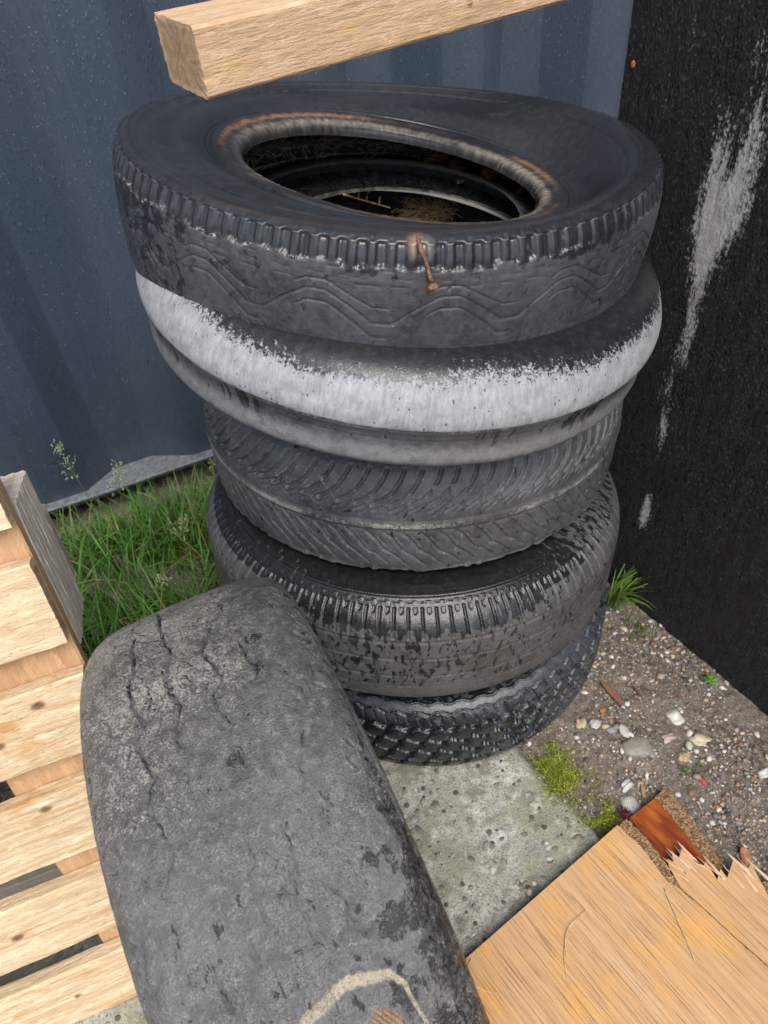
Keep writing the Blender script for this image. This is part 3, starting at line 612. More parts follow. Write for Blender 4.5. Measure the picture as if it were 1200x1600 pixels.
# ---- tyre 2, slick with chalky white shoulder
F2 = frame((.051, .862, .709), .170, -.008); R2 = .3255
P2 = [(.190, .030), (.196, .043), (.225, .056), (.262, .063), (.287, .062), (.303, .055), (.3145, .043), (.321, .031), (.3252, .019), (.3257, .012), (.3248, .006), (.3205, -.003), (.317, -.016), (.3184, -.031), (.3182, -.040), (.311, -.048), (.292, -.058), (.268, -.075), (.24, -.098), (.205, -.096), (.19, -.08)]
def draw2(cv, P):
    u, s = cv.u, cv.s; z = P[None, :, 1] + 0 * u
    cv.H += .0016 * (fbm(u * 9, s * 12, 3, 3) - .5) + .0006 * (fbm(u * 80, s * 30, 8, 2) - .5)
    for zz_, d_ in ((.005, .0012), (-.011, .0007), (-.004, .0004)):
        wob_ = zz_ + .0016 * (fbm(u * 25, u * 0 + zz_ * 90, 14, 3) - .5); cv.H -= d_ * np.exp(-((z - wob_) / .0009) ** 2)
    top = .053 + .010 * (fbm(u * 22, u * 0, 31, 4) - .5) - .010 * sst(.0, .3, np.abs(u - .03)) + .012 * sst(-.16, -.30, u)
    band = sst(top + .030, top - .030, z) * sst(-.002, .012, z + .004 * (fbm(u * 30, s * 0, 6, 3) - .5))
    r = P[None, :, 0] + 0 * u; band = band * (r > .285); lip = np.exp(-((z + .030) / .011) ** 2) * (z > -.054) * (r > .285)
    cv.pri[..., 2] = np.clip(band * 1.02 - .30 * sst(.022, .006, z) * band * fbm(u * 16, z * 60, 3, 3) + lip * .24, 0, 1)
    mid = sst(.004, -.004, z) * sst(-.026, -.016, z)
    drip = sst(.58, .70, vn(u * 230 + 2.5 * vn(u * 90, z * 60, 2), z * 30 + 2 * vn(u * 60, z * 0, 4), 61)) * (sst(.008, .0, z) * sst(-.030, -.008, z)) * sst(.42, .56, fbm(u * 10, u * 0, 23, 3))
    cv.pri[..., 0] = np.where(z > .03, .95, .18 + .12 * mid) + drip * .75
    cv.pri[..., 1] = .22 + .25 * lip + .62 * (r < .2)
    cv.st[..., :3] = (.20, .20, .197); cv.st[..., 3] = .7 * lip
T2M = rubber('rubber_chalky', (.066, .069, .077), (.010, .0105, .012), pscale=(130, 60), gloss=.25, dryrough=.5)
a1 = F1[3]; c1 = F1[0]
def clamp_under(fr, upper, half, rad):
    c, u, v, a = fr; cU, uU, vU, aU = upper
    def post(L):
        W = c + L[..., :1] * u + L[..., 1:2] * v + L[..., 2:3] * a; d = W - cU; h = d @ aU; lat = d - h[..., None] * aU; rl = np.linalg.norm(lat, axis=-1)
        over = np.maximum(h + half, 0) * sst(rad + .012, rad - .012, rl) * (L[..., 2] > -.03)
        W2 = W - over[..., None] * aU; e = W2 - c; return np.stack([e @ u, e @ v, e @ a], -1)
    return post
t2 = tyre('second tyre from the top, bald with a chalky white shoulder band', F2, R2, P2, [2, 6, 15, 19], draw2, dict(bead=T2M, sidewall=T2M, tread=T2M, liner=LINER), (0, 0, -.118), post=lambda L: clamp_under(F2, F1, .104, .296)(L * [.968, .985, 1] + [.004, 0, 0]), group='tyres piled in the stack')

# ---- tyre 3, directional arcs
F3 = frame((.062, .94, .463), .054, .088); R3 = .313
P3 = [(.19, .06), (.196, .07), (.25, .09), (.285, .086), (.302, .073), (.310, .055), (.3128, .03), (.3133, 0), (.3128, -.04), (.3112, -.062), (.308, -.074), (.3035, -.0785), (.288, -.084), (.25, -.090), (.196, -.07), (.19, -.06)]
def draw3(cv, P):
    u, s = cv.u, cv.s; r_ = np.random.default_rng(5)
    cv.H += .0018 * (fbm(u * 16, s * 20, 3, 4) - .5)
    st_ = .0232
    for k_ in range(-42, 43):
        x = k_ * st_ + r_.uniform(-.002, .002)
        pts = [(x + .006, -.083), (x + .001, -.070), (x - .008, -.056), (x - .020, -.045), (x - .033, -.037)]
        cv.line(pts, .0024, .0042, dust=.56, ridge=.0014)
        cv.line([(x + .022, -.066), (x + .014, -.050), (x + .002, -.036), (x - .012, -.027)], .0014, .0026, dust=.54, ridge=.0008)
        cv.line([(x + .010, -.040), (x + .004, -.030), (x - .006, -.021)], .0011, .0018, dust=.58)
        x2 = x + .004
        cv.line([(x2 - .002, .006), (x2 + .008, .016), (x2 + .019, .034), (x2 + .026, .040)], .0017, .0032, dust=.56, ridge=.001)
        cv.line([(x2 + .012, .012), (x2 + .022, .026)], .0010, .0018, dust=.6)
        cv.line([(x2 - .004, .036), (x2 + .010, .044), (x2 + .024, .060)], .0015, .0026, dust=.54, ridge=.0008)
        if r_.random() < .55:
            y0 = r_.uniform(-.055, -.02); cv.line([(x, y0), (x + r_.uniform(-.006, .006), y0 - .006)], .0008, -.0006, dust=.55)
    rib = np.exp(-((s + .0055) / .0052) ** 4); cv.H += .0016 * rib
    cv.H -= .0010 * np.exp(-((s - .003) / .0012) ** 2) + .0008 * np.exp(-((s + .0135) / .001) ** 2)
    fr_ = sst(.062, .074, s) * sst(.095, .08, s); cv.H += fr_ * .004 * (vn(u * 120, s * 30, 5) - .45)
    cv.pri[..., 1] = np.maximum(cv.pri[..., 1], .30 + .34 * rib * fbm(u * 20, s * 0, 4, 2) + .16 * fbm(u * 12, s * 30, 6, 3) + .25 * fr_)
    cv.pri[..., 0] = .22 + .14 * (fbm(u * 6, s * 9, 14, 3) - .5) + .30 * sst(.74, .86, fbm(u * 130, s * 90, 3, 2)) + .2 * (s < -.09)
    cv.pri[..., 2] = .20 * fr_ * sst(.02, -.15, u) + .14 * rib
T3M = rubber('rubber_worn_grey', (.062, .0645, .070), (.014, .0145, .016), pscale=(80, 40), dryrough=.42, fine=.55)
t3 = tyre('third tyre from the top, grey with curved swooping tread grooves', F3, R3, P3, [2, 5, 11, 13], draw3, dict(bead=T3M, sidewall=T3M, tread=T3M, liner=LINER), (0, 0, -.09), post=clamp_under(F3, F2, .080, .315), group='tyres piled in the stack')

# ---- tyre 4, shoulder slots, patchy wet
F4 = frame((.045, .872, .277), .064, .102); R4 = .328
P4 = [(.19, .065), (.196, .078), (.235, .097), (.265, .100), (.289, .0955), (.300, .089), (.316, .075), (.325, .060), (.3282, .043), (.3285, 0), (.328, -.04), (.3245, -.060), (.315, -.075), (.300, -.084), (.26, -.089), (.2, -.072), (.19, -.06)]
def draw4(cv, P):
    u, s = cv.u, cv.s; r = P[None, :, 0] + 0 * u; z = P[None, :, 1] + 0 * u
    cv.H += .0012 * (fbm(u * 12, s * 14, 3, 3) - .5); up = (s < 0)
    for rr in (.2865, .2905, .2945): cv.H += up * .0011 * np.exp(-((r - rr) / .0008) ** 2)
    ssh = s[0, np.argmin(np.abs(P[:, 0] - .2975) + (P[:, 1] < 0) * 9)]
    pit = .0196
    for k_ in range(-52, 53):
        x = k_ * pit
        cv.line([(x, ssh + .001), (x, ssh + .012), (x + .0006, ssh + .030), (x + .001, ssh + .046)], .0016, .0028, ridge=.0008)
        y = x + pit / 2; cv.line([(y - .0016, ssh + .003), (y - .0016, ssh + .010), (y, ssh + .0125), (y + .0016, ssh + .010), (y + .0016, ssh + .003)], .0010, .0016)
        cv.line([(x, ssh + .0002), (x + pit, ssh + .0002)], .0007, -.0008)
    for s_, d_ in ((-.051, .0018), (-.049, .0012), (-.0195, .0018), (-.018, .001), (.0145, .0018), (.036, .001)):
        wob_ = s_ + .0012 * (fbm(u * 12, u * 0 + s_ * 50, 6, 2) - .5); cv.H -= d_ * np.exp(-((s - wob_) / .0011) ** 2)
    for k_ in range(-70, 70):
        cv.line([(k_ * .0148, -.046), (k_ * .0148 + .001, -.024)], .0006, .0008); cv.line([(k_ * .0148 + .006, -.015), (k_ * .0148 + .007, .010)], .0006, .0008)
    # block of raised lettering on the upper sidewall
    rows = ((.279, .0044), (.2735, .0036)); rl = np.random.default_rng(9)
    for rr, hh in rows:
        s_ = s[0, np.argmin(np.abs(P[:, 0] - rr) + (P[:, 1] < 0) * 9)]
        x = -.040
        while x < .038:
            w_ = rl.uniform(.003, .006); kx = rl.integers(0, 3)
            if kx == 0: L_ = [[(x, s_ - hh), (x, s_)], [(x, s_), (x + w_, s_)]]
            elif kx == 1: L_ = [[(x, s_), (x, s_ - hh), (x + w_, s_ - hh), (x + w_, s_)]]
            else: L_ = [[(x, s_ - hh), (x + w_, s_ - hh)], [(x, s_ - hh / 2), (x + w_, s_ - hh / 2)], [(x, s_), (x + w_, s_)]]
            for l in L_: cv.line(l, .0006, -.0009)
            x += w_ + .0022
    for rr in (.2835,): 
        s_ = s[0, np.argmin(np.abs(P[:, 0] - rr) + (P[:, 1] < 0) * 9)]; cv.line([(-.036, s_), (.040, s_)], .0007, -.0009)
    wet = .36 + .06 * np.abs(np.sin(u * 3)); wet = np.where(s < ssh + .02, .80, wet); wet = np.where(s > -.045, .40, wet)
    wet += .34 * np.exp(-((s - (ssh + .026)) / .016) ** 2) * sst(.25, .1, np.abs(u + .02)) 
    wet -= .30 * sst(.16, .28, u) * (s < -.05) ; wet -= .12 * sst(-.1, -.25, u); wet -= .16 * sst(.02, .05, s)
    cv.pri[..., 0] = np.clip(wet + .14 * (fbm(u * 5, s * 8, 4, 2) - .5), 0, 1)
    cv.pri[..., 1] = np.maximum(cv.pri[..., 1], .18 + .36 * sst(.045, .07, s) * sst(.1, .08, s) + .10 * (u < -.1))
T4M = rubber('rubber_patchy', (.062, .0615, .0635), (.007, .0072, .008), pscale=(105, 55), gloss=.16, dryrough=.44, soft=.05)
t4 = tyre('fourth tyre from the top, patchy wet with slotted shoulder', F4, R4, P4, [2, 5, 12, 14], draw4, dict(bead=T4M, sidewall=T4M, tread=T4M, liner=LINER), (0, 0, -.089), post=clamp_under(F4, F3, .088, .288), group='tyres piled in the stack')

# ---- tyre 5, bottom, chevron blocks
F5 = frame((.064, .846, .097), 0, 0); R5 = .307
P5 = [(.19, .06), (.196, .07), (.245, .089), (.270, .089), (.287, .0815), (.299, .068), (.3055, .050), (.307, .02), (.307, -.02), (.305, -.048), (.298, -.070), (.283, -.083), (.25, -.0905), (.196, -.07), (.19, -.06)]
def draw5(cv, P):
    u, s = cv.u, cv.s; r_ = np.random.default_rng(8); z = P[None, :, 1] + 0 * u
    cv.H += .0015 * (fbm(u * 16, s * 16, 3, 3) - .5)
    pit = .0345
    zg = lambda A, ph: (lambda x: 1.35 * A * (np.abs(((x / pit + ph) % 1) * 2 - 1) * 2 - 1))
    rows = (-.056, -.024, .008, .040)
    for i, s_ in enumerate(rows):
        f_ = zg(.0042, .5 * i); cv.line(zig(-.98, .98, pit, lambda x: s_ + f_(x), 4), .0033, .0085)
        for k_ in range(-29, 29):
            x = k_ * pit + .5 * pit * i; cv.line([(x, s_), (x + .006, s_ + .012), (x - .005, s_ + .018), (x + .003, s_ + .032)], .0026, .0070)
            cv.line([(x + .013, s_ + .004), (x + .010, s_ + .012)], .0007, .002)
    ssh = -.083; f2 = zg(.0035, .0); cv.line(zig(-.98, .98, pit, lambda x: ssh + f2(x), 4), .0012, .0030)
    for k_ in range(-76, 76): x = k_ * pit / 2; cv.line([(x, ssh + .004), (x + .004, -.066)], .0012, .0028)
    cv.line(zig(-.98, .98, pit, lambda x: -.098 + f2(x) * .7, 4), .0014, -.0022)
    cv.pri[..., 0] = .62 + .35 * (fbm(u * 8, s * 8, 4, 3) - .5) - .30 * sst(.12, .24, u) - .35 * np.exp(-((s + .09) / .006) ** 2)
    cv.pri[..., 1] = .05 + .22 * sst(.06, .085, s)
T5M = rubber('rubber_wet_black', (.036, .039, .046), (.006, .007, .0085), pscale=(60, 60), gloss=.13, dryrough=.27)
t5 = tyre('bottom tyre of the stack, wet black with chunky chevron tread blocks', F5, R5, P5, [2, 4, 11, 13], draw5, dict(bead=T5M, sidewall=T5M, tread=T5M, liner=LINER), (0, 0, -.0905), post=clamp_under(F5, F4, .088, .30), group='tyres piled in the stack')

# ---- tyre 6, standing in the foreground
az, el = math.radians(20.39), math.radians(1.657); a6 = np.array([math.cos(az) * math.cos(el), math.sin(az) * math.cos(el), math.sin(el)])
Z6 = -a6; Y6 = np.array([0, 0, -1.0]); Y6 -= (Y6 @ Z6) * Z6; Y6 /= np.linalg.norm(Y6); X6 = np.cross(Y6, Z6)
F6 = (np.array([-.146, .310, .316]), X6, Y6, Z6); R6 = .315
hp = [(.205, .080), (.212, .092), (.245, .108), (.273, .111), (.290, .107), (.301, .0985), (.308, .086), (.3118, .068), (.3142, .035), (.3150, 0)]
P6 = hp + [(r_, -z_) for r_, z_ in hp[:-1][::-1]]
CR = [[(.164, -.0462), (.1017, -.0497), (.0713, -.0561), (.0469, -.0535), (.0324, -.0491), (.0188, -.0592), (.0023, -.057), (-.0156, -.0504), (-.0328, -.0607), (-.0473, -.0614)],
      [(.2275, -.0248), (.1235, -.0184), (.1009, -.0146), (.0685, -.0251), (.0505, -.0235), (.0345, -.0175), (.0252, -.0217), (.0151, -.0284), (-.0051, -.0245)],
      [(.1177, .0242), (.082, .0107), (.0581, .0179), (.0431, .0202), (.0315, .0081), (.0135, .0091), (-.0044, .0174)], [(.0882, .0543), (.0783, .0444), (.0587, .0446), (.0348, .0499), (.0276, .0407)],
      [(.1569, -.0462), (.1400, -.034), (.1286, -.018)], [(.0921, -.0481), (.082, -.04), (.0764, -.0286)], [(-.0343, .0651), (-.0566, .054), (-.0774, .0477)], 
      [(-.0885, .0267), (-.1151, .0227), (-.1276, .0175), (-.1492, .0164), (-.1696, .0183), (-.1768, .0205)], [(-.0825, -.0025), (-.1059, -.0019), (-.1127, -.0085), (-.1324, -.0083), (-.1497, -.0074)],
      [(-.1394, .0368), (-.1613, .0461), (-.1787, .0465), (-.1861, .0513), (-.1845, .063)], [(-.1705, -.0159), (-.1733, .0063), (-.1747, .0188)], [(-.156, -.0519), (-.1752, -.0506), (-.1871, -.0503)], [(-.1622, -.0254), (-.1724, -.0192)],
      [(-.0266, -.0543), (-.0401, -.0617), (-.0568, -.0556), (-.0783, -.0541), (-.0935, -.064)]]
def jag(l, amp, seed, n=5):
    l = np.asarray(l); r_ = np.random.default_rng(seed); out = []
    for A, B in zip(l[:-1], l[1:]):
        for k_ in range(n): out.append(A + (B - A) * k_ / n + (r_.uniform(-amp, amp, 2) if k_ else 0))
    out.append(l[-1]); return np.array(out)
def draw6(cv, P):
    u, s = cv.u, cv.s; r_ = np.random.default_rng(11)
    cv.H += .0022 * (fbm(u * 14, s * 14, 3, 4) - .5) + .0007 * (fbm(u * 120, s * 90, 13, 3) - .5)
    for i, l in enumerate(CR):
        w_ = .0013 if i < 4 else .0007 if i in (4, 5) else .0010
        cv.line(jag(l, .0018, i), w_, .0030 if i < 4 else .0021, dust=.66 if i < 6 else .25)
    for k_ in range(130):
        x, y = r_.uniform(-.30, .28), r_.uniform(-.085, .085); n_ = r_.integers(2, 5); p = [(x, y)]
        for _ in range(n_): p.append((p[-1][0] - r_.uniform(.003, .010), p[-1][1] + r_.uniform(-.005, .005)))
        cv.line(jag(p, .001, k_, 3), .0005, .0009, dust=.2 + .3 * (x > -.02))
    for sg in (1, -1):   # shoulder wear grooves
        for k_ in range(46):
            x, y = r_.uniform(-.34, .3), sg * r_.uniform(.092, .112); p = [(x, y)]
            for _ in range(3): p.append((p[-1][0] - r_.uniform(.004, .014), y + r_.uniform(-.007, .007)))
            cv.line(jag(p, .0016, k_, 3), r_.uniform(.0007, .0016), r_.uniform(.001, .0025), wet=.35 if sg > 0 else .15)
        cv.line(jag([(.3, sg * .1145), (.1, sg * .1155), (-.1, sg * .1145), (-.34, sg * .1155)], .0012, 5 + sg, 16), .0012, .0018)
    sand = sst(-.05, .09, u) * sst(.085, .02, s) ; sand = np.maximum(sand, .55 * sst(-.16, .0, u) * sst(.05, -.05, s)); sand = np.maximum(sand, .34 * sst(.40, .70, fbm(u * 11, s * 11, 91, 3)))
    cv.pri[..., 1] = np.maximum(cv.pri[..., 1] * .85, .36 + .26 * sand * (.5 + .8 * fbm(u * 20, s * 20, 2, 3)) + .14 * fbm(u * 9, s * 9, 7, 3))
    wet = .17 + .16 * (fbm(u * 9, s * 12, 21, 3) - .4) + .22 * np.exp(-((s - .105) / .016) ** 2) + .10 * sst(-.08, -.2, u)
    for (a0, b0, ra, rb, g) in ((.074, .056, .007, .008, .8), (.040, .052, .006, .004, .5), (-.034, .007, .008, .008, .40), (.024, .068, .012, .008, .32), (.048, .012, .004, .005, .3), (-.03, .075, .010, .005, .3), (-.14, -.03, .02, .03, .12)):
        wet = wet + g * np.exp(-(((u - a0) / ra) ** 2 + ((s - b0) / rb) ** 2) ** 1.5)
    wet = wet + .17 * sst(.0, .07, s) * sst(-.02, -.16, u) * (.4 + 1.2 * fbm(u * 16, s * 16, 33, 3))
    cv.pri[..., 0] = np.clip(np.maximum(wet - .04, .50 * cv.cl), 0, 1); cv.pri[..., 1] *= 1 - .9 * cv.cl
    # worn-through patch: pale fibrous rim and orange cord
    pts = np.array([(-.262, -.030), (-.2143, -.0073), (-.2114, .0081), (-.2056, .0226), (-.2075, .0330), (-.2113, .0419), (-.2147, .0552), (-.2269, .0623), (-.2419, .0634), (-.2581, .0657), (-.30, .064)])
    D = np.full(u.shape, 9.0)
    for A, B in zip(pts[:-1], pts[1:]):
        e = B - A; t_ = np.clip(((u - A[0]) * e[0] + (s - A[1]) * e[1]) / (e @ e), 0, 1); D = np.minimum(D, np.hypot(u - A[0] - t_ * e[0], s - A[1] - t_ * e[1]))
    wd = .0042 * (.7 + .8 * vn(s * 700, u * 40, 3)) * sst(.075, .04, s) + .0009
    rim = sst(1.0, .6, D / wd)
    c0 = np.hypot((u + .268) / .038, (s - .037) / .021); cord = sst(1.0, .82, c0 + .15 * (vn(u * 100, s * 100, 4) - .5)); thread = .5 + .5 * np.sin((s + u * .55) * 2 * np.pi / .0034)
    cv.H += -.0016 * sst(1.5, .9, c0) + cord * .0012 * thread; cv.H -= rim * .0006
    cc = np.array([.40, .345, .25]) * rim[..., None] * (1 - cord)[..., None] + cord[..., None] * (np.array([.44, .22, .075]) * thread[..., None] + np.array([.07, .055, .045]) * (1 - thread)[..., None])
    cv.st[..., :3] = cc / np.maximum(rim * (1 - cord) + cord, 1e-4)[..., None]; cv.st[..., 3] = np.clip(rim * .9 + cord, 0, 1)
T6M = rubber('rubber_sandy_grey', (.088, .0885, .0885), (.012, .0125, .014), pscale=(46, 60), drysc=22, dryrough=.40, fine=1.0, crack=1.0)
t6 = tyre('large bald grey tyre standing upright in front of the stack, cracked and sandy', F6, R6, P6, [2, 6, 12, 16], draw6, dict(bead=T6M, sidewall=T6M, tread=T6M, liner=LINER), (0, .315, 0), thc=-.1, half=1.5, ds=.0013)

# ------------------------------------------------------------------ timber
def board(name, L, Wd, Th, mat, parent=None, M=None, seed=0, knots=(), du=.006, rough=.0006, rad=.002, endj=.0, bow=0.0, skew=0.0):
    """a sawn board: x along 0..L, y across 0..Wd, z -Th..0 (front face at z=0)"""
    xs = np.linspace(0, L, max(3, int(L / du))); pr = []
    def edge(p0, p1, n):
        for t in np.arange(n) / n: pr.append((p0[0] + (p1[0] - p0[0]) * t, p0[1] + (p1[1] - p0[1]) * t))
    n1, n2 = max(4, int(Wd / .004)), max(3, int(Th / .004)); r = rad
    edge((r, 0), (Wd - r, 0), n1); edge((Wd - r, 0), (Wd, -r), 2); edge((Wd, -r), (Wd, -Th + r), n2); edge((Wd, -Th + r), (Wd - r, -Th), 2)
    edge((Wd - r, -Th), (r, -Th), n1); edge((r, -Th), (0, -Th + r), 2); edge((0, -Th + r), (0, -r), n2); edge((0, -r), (r, 0), 2)
    pr = np.array(pr); K = len(pr); cen = np.array([Wd / 2, -Th / 2]); ang = (np.arange(K) / K) * 40
    X_ = np.repeat(xs[:, None], K, 1); Yc = np.repeat(pr[None, :, 0], len(xs), 0); Zc = np.repeat(pr[None, :, 1], len(xs), 0)
    nz_ = rough * 2 * (fbm(X_ * 40, Yc * 260 + Zc * 400, seed, 3) - .5) + rough * 2.5 * (fbm(X_ * 7, ang[None] * .3 + 0 * X_, seed + 3, 2) - .5)
    dy, dz = Yc - cen[0], Zc - cen[1]; fy = 1 + nz_ / (Wd / 2); fz = 1 + nz_ / (Th / 2)
    kn = np.zeros_like(X_); gy = Yc.copy()
    for kx, ky, kr in knots:
        d2 = ((X_ - kx) / (kr * 1.5)) ** 2 + ((Yc - ky) / kr) ** 2; f = np.exp(-d2) * (Zc > -Th * .6); kn = np.maximum(kn, f); gy = gy + (Yc - ky) * f * 1.6
    X2 = X_.copy()
    if endj: X2[0] += endj * (vn(Yc[0] * 300, Zc[0] * 300, seed) - .2); X2[-1] -= endj * (vn(Yc[-1] * 300, Zc[-1] * 300, seed + 1) - .2)
    X2 = X2 + skew * (Yc - Wd / 2) * sst(.25, 0, X_)
    bowz = bow * np.sin(np.pi * X_ / L)
    V = np.stack([X2, cen[0] + dy * fy, cen[1] + dz * fz + bowz], -1)
    gcv = np.stack([X_ + seed * 3.17, gy + seed * 1.3, Zc + .4 * seed], -1)
    F = [tuple(q) for q in gridf(len(xs), K)]
    F += [((i * K + K - 1), (i * K), ((i + 1) * K), ((i + 1) * K + K - 1)) for i in range(len(xs) - 1)]
    V = V.reshape(-1, 3); G = gcv.reshape(-1, 3); N0 = len(V); kk = kn.ravel()
    # caps: two rings inwards with rough sawn relief
    Vs, Gs, Ks = [V], [G], [kk]; n_ = N0
    for e, sg in ((0, 1), (len(xs) - 1, -1)):
        ring = np.arange(K) + e * K; prev = ring; base = V[ring]; mid = base.mean(0)
        for f in (.8, .6, .4, .2):
            P = mid + (base - mid) * f; P[:, 0] = mid[0]
            cur = np.arange(K) + n_; Vs.append(P); g_ = G[ring].copy(); g_[:, 1] = (P[:, 1]) + seed * 1.3; g_[:, 2] = P[:, 2] + .4 * seed; Gs.append(g_); Ks.append(np.full(K, .47) * (.75 + .5 * vn(P[:, 1] * 300, P[:, 2] * 300, seed))); n_ += K
            for j in range(K):
                q = (prev[j], prev[(j + 1) % K], cur[(j + 1) % K], cur[j]); F.append(q if sg < 0 else q[::-1])
            prev = cur
        F.append(tuple(prev) if sg < 0 else tuple(prev[::-1]))
    return mk(name, np.concatenate(Vs), F, mat, parent, {'gc': np.concatenate(Gs), 'kn': np.concatenate(Ks)}, False, M)
def mbasis(o, x, y, z): return Matrix(((x[0], y[0], z[0], o[0]), (x[1], y[1], z[1], o[1]), (x[2], y[2], z[2], o[2]), (0, 0, 0, 1)))

# pallet leaning back against the yard clutter
PINE = wood('pale_rough_pine', (.52, .355, .20), (.68, .55, .37), orange=(.50, .25, .085), speck=.7, stainamt=.8)
BLOCKW = wood('sawn_brown_pine', (.42, .245, .125), (.54, .34, .19), orange=(.50, .28, .12), speck=.15, stainamt=.2, ring=24)
GREYW = wood('grey_rough_sawn', (.60, .52, .42), (.72, .63, .52), orange=(.40, .27, .16), speck=.6, grey=.6, stainamt=.2)
OP = np.array([-.292, .315, .009]); pa, pl_ = math.radians(16.913), math.radians(17.82)
d1 = np.array([math.cos(pa), math.sin(pa), 0]); nh = np.array([-math.sin(pa), math.cos(pa), 0]); d2 = math.cos(pl_) * np.array([0, 0, 1.0]) + math.sin(pl_) * nh; d3 = np.cross(d1, d2)
pal = empty('pallet', mbasis(OP, d1, d2, d3), 'rough pale softwood pallet standing tilted on its edge at the left', 'pallet')
PLN = 1.2
def pb(name, u0, v0, w0, L, Wd, Th, mat, seed, vertical=False, **k):
    """board in pallet coordinates; front face at w0"""
    if vertical: Ml = mbasis((u0, v0, w0), (0, 1, 0), (-1, 0, 0), (0, 0, 1))
    else: Ml = mbasis((u0, v0, w0), (1, 0, 0), (0, 1, 0), (0, 0, 1))
    o = board(name, L, Wd, Th, mat, None, None, seed, **k); o.parent = pal; o.matrix_local = Ml; return o
pitch = .1393; KN = {1: ((1.05, .03, .006), (.93, .06, .007)), 2: ((1.145, .078, .006), (1.09, .045, .006), (1.06, .02, .004)), 3: ((1.10, .082, .0055), (.99, .03, .005)), 4: ((1.13, .018, .004), (1.0, .05, .006)), 5: ((1.02, .05, .004),), 0: ((1.0, .04, .006),)}
for k in range(6):
    pb('slat', -PLN, (5 - k) * pitch, 0.0, PLN, .098, .022, PINE, 11 + k, knots=KN[k], rough=.0009, endj=.0012, du=.005, rad=.0018)
for i, u0 in enumerate((0.0, -.53, -1.06)):
    pb('stringer', u0 - .0008, .006, -.0223, .785, .130, .0215, BLOCKW, 31 + i, vertical=True, rough=.0005)
    for j, v0 in enumerate((.012, .29, .522)):
        pb('block', u0 - .0012, v0, -.0443, .145 if j < 2 else .178, .112, .112, GREYW, 41 + 3 * i + j, vertical=True, rough=.0012, endj=.002, rad=.004)
for j, v0 in enumerate((.020, .31, .545)):
    pb('bottom_board', -PLN, v0, -.1570, PLN - .002, .098, .0215, GREYW, 61 + j, rough=.0009, endj=.0015)

# crumpled clear plastic and dark litter behind the pallet
n = 46; a = np.linspace(0, 1, n); A, B_ = np.meshgrid(a, a, indexing='ij')
hz = .03 * np.abs(fbm(A * 5, B_ * 5, 61, 4) - .5) * 2 + .012 * np.abs(fbm(A * 16, B_ * 16, 63, 3) - .5) * 2
tpl = NT('clear_plastic'); tpl.out(Base_Color=(.75, .78, .8), Roughness=.12, Transmission_Weight=.75, IOR=1.35, Alpha=.75)
tag(mk('plastic_film', np.stack([-.62 + A * .30, .30 + B_ * .22 + .05 * A, .012 + hz], -1).reshape(-1, 3), gridf(n, n, flip=True), tpl.m), 'crumpled clear plastic film on the ground behind the pallet slats', 'plastic film')

# beam lying across the top tyre
BEAMW = wood('planed_spruce', (.49, .315, .18), (.62, .435, .28), orange=(.68, .42, .13), speck=.3, stainamt=.35)
bd = np.array([.866, .501, 0.0]); bd /= np.linalg.norm(bd); bz = np.array([0, 0, 1.0]); bback = np.array([-bd[1], bd[0], 0])
# section: y = up, z = towards the camera
BO = np.array([-.1144, .738, .9585]); BS = .776
beam = empty('timber_beam', Matrix.Translation(BO + np.array([0, 0, 0])), 'squared softwood beam lying across the back of the top tyre', 'beam')
bo = board('beam_body', .95, .073 * BS, .112 * BS, BEAMW, None, None, 91, knots=((.30, .02, .003),), du=.0038, rough=.0004, rad=.003, endj=.0016)
bo.parent = beam; bo.matrix_local = mbasis((0, 0, 0), bd, bz, -bback)
BEAM_OBJ = bo

# ------------------------------------------------------------------ broken veneered boards on the ground
BB = np.array([.2837, .4223]); EE = np.array([.8525, .5227]); GG = np.array([.5227, -.8525])
def oak():
    t = NT('oak_veneer'); g = t.attr('gc').outputs['Vector']
    con = lambda x, k: t.m2('MULTIPLY_ADD', x, k, .5 - .5 * k)
    a = con(t.noise(t.scale(g, (3.5, 30, 1)), 1.0, 5, .6, .3), 1.7); b = con(t.noise(t.scale(g, (3, 240, 1)), 1.0, 5, .65, .1), 1.7); p = con(t.noise(t.scale(g, (12, 640, 1)), 1.0, 3, .6), 1.9); p2 = con(t.noise(t.scale(g, (3, 420, 1)), 1.0, 3, .6, .1), 1.9); bl = con(t.noise(t.scale(g, (9, 13, 1)), 1.0, 5, .65), 1.7)
    col = t.mix(t.ss(b, .2, .8), (.43, .245, .115), (.54, .335, .17))
    col = t.mix(t.ss(a, .5, .9, 0, .7), col, (.58, .40, .25))
    col = t.mix(t.ss(bl, .45, .82, 0, .8), col, (.60, .315, .09))
    col = t.mix(t.ss(con(t.noise(t.scale(g, (16, 24, 1)), 1.0, 6, .7), 1.8), .74, .92, 0, .6), col, (.25, .23, .235))
    pm = t.m2('MAXIMUM', t.m2('MULTIPLY', t.ss(p, .58, .82), .7), t.m2('MULTIPLY', t.ss(p2, .74, .88), .7)); col = t.mix(pm, col, (.19, .10, .052))
    return t.out(Base_Color=col, Roughness=.6, Normal=t.bump(t.m2('SUBTRACT', t.m2('MULTIPLY', b, .4), pm), .6, .0010), Specular_IOR_Level=.35)
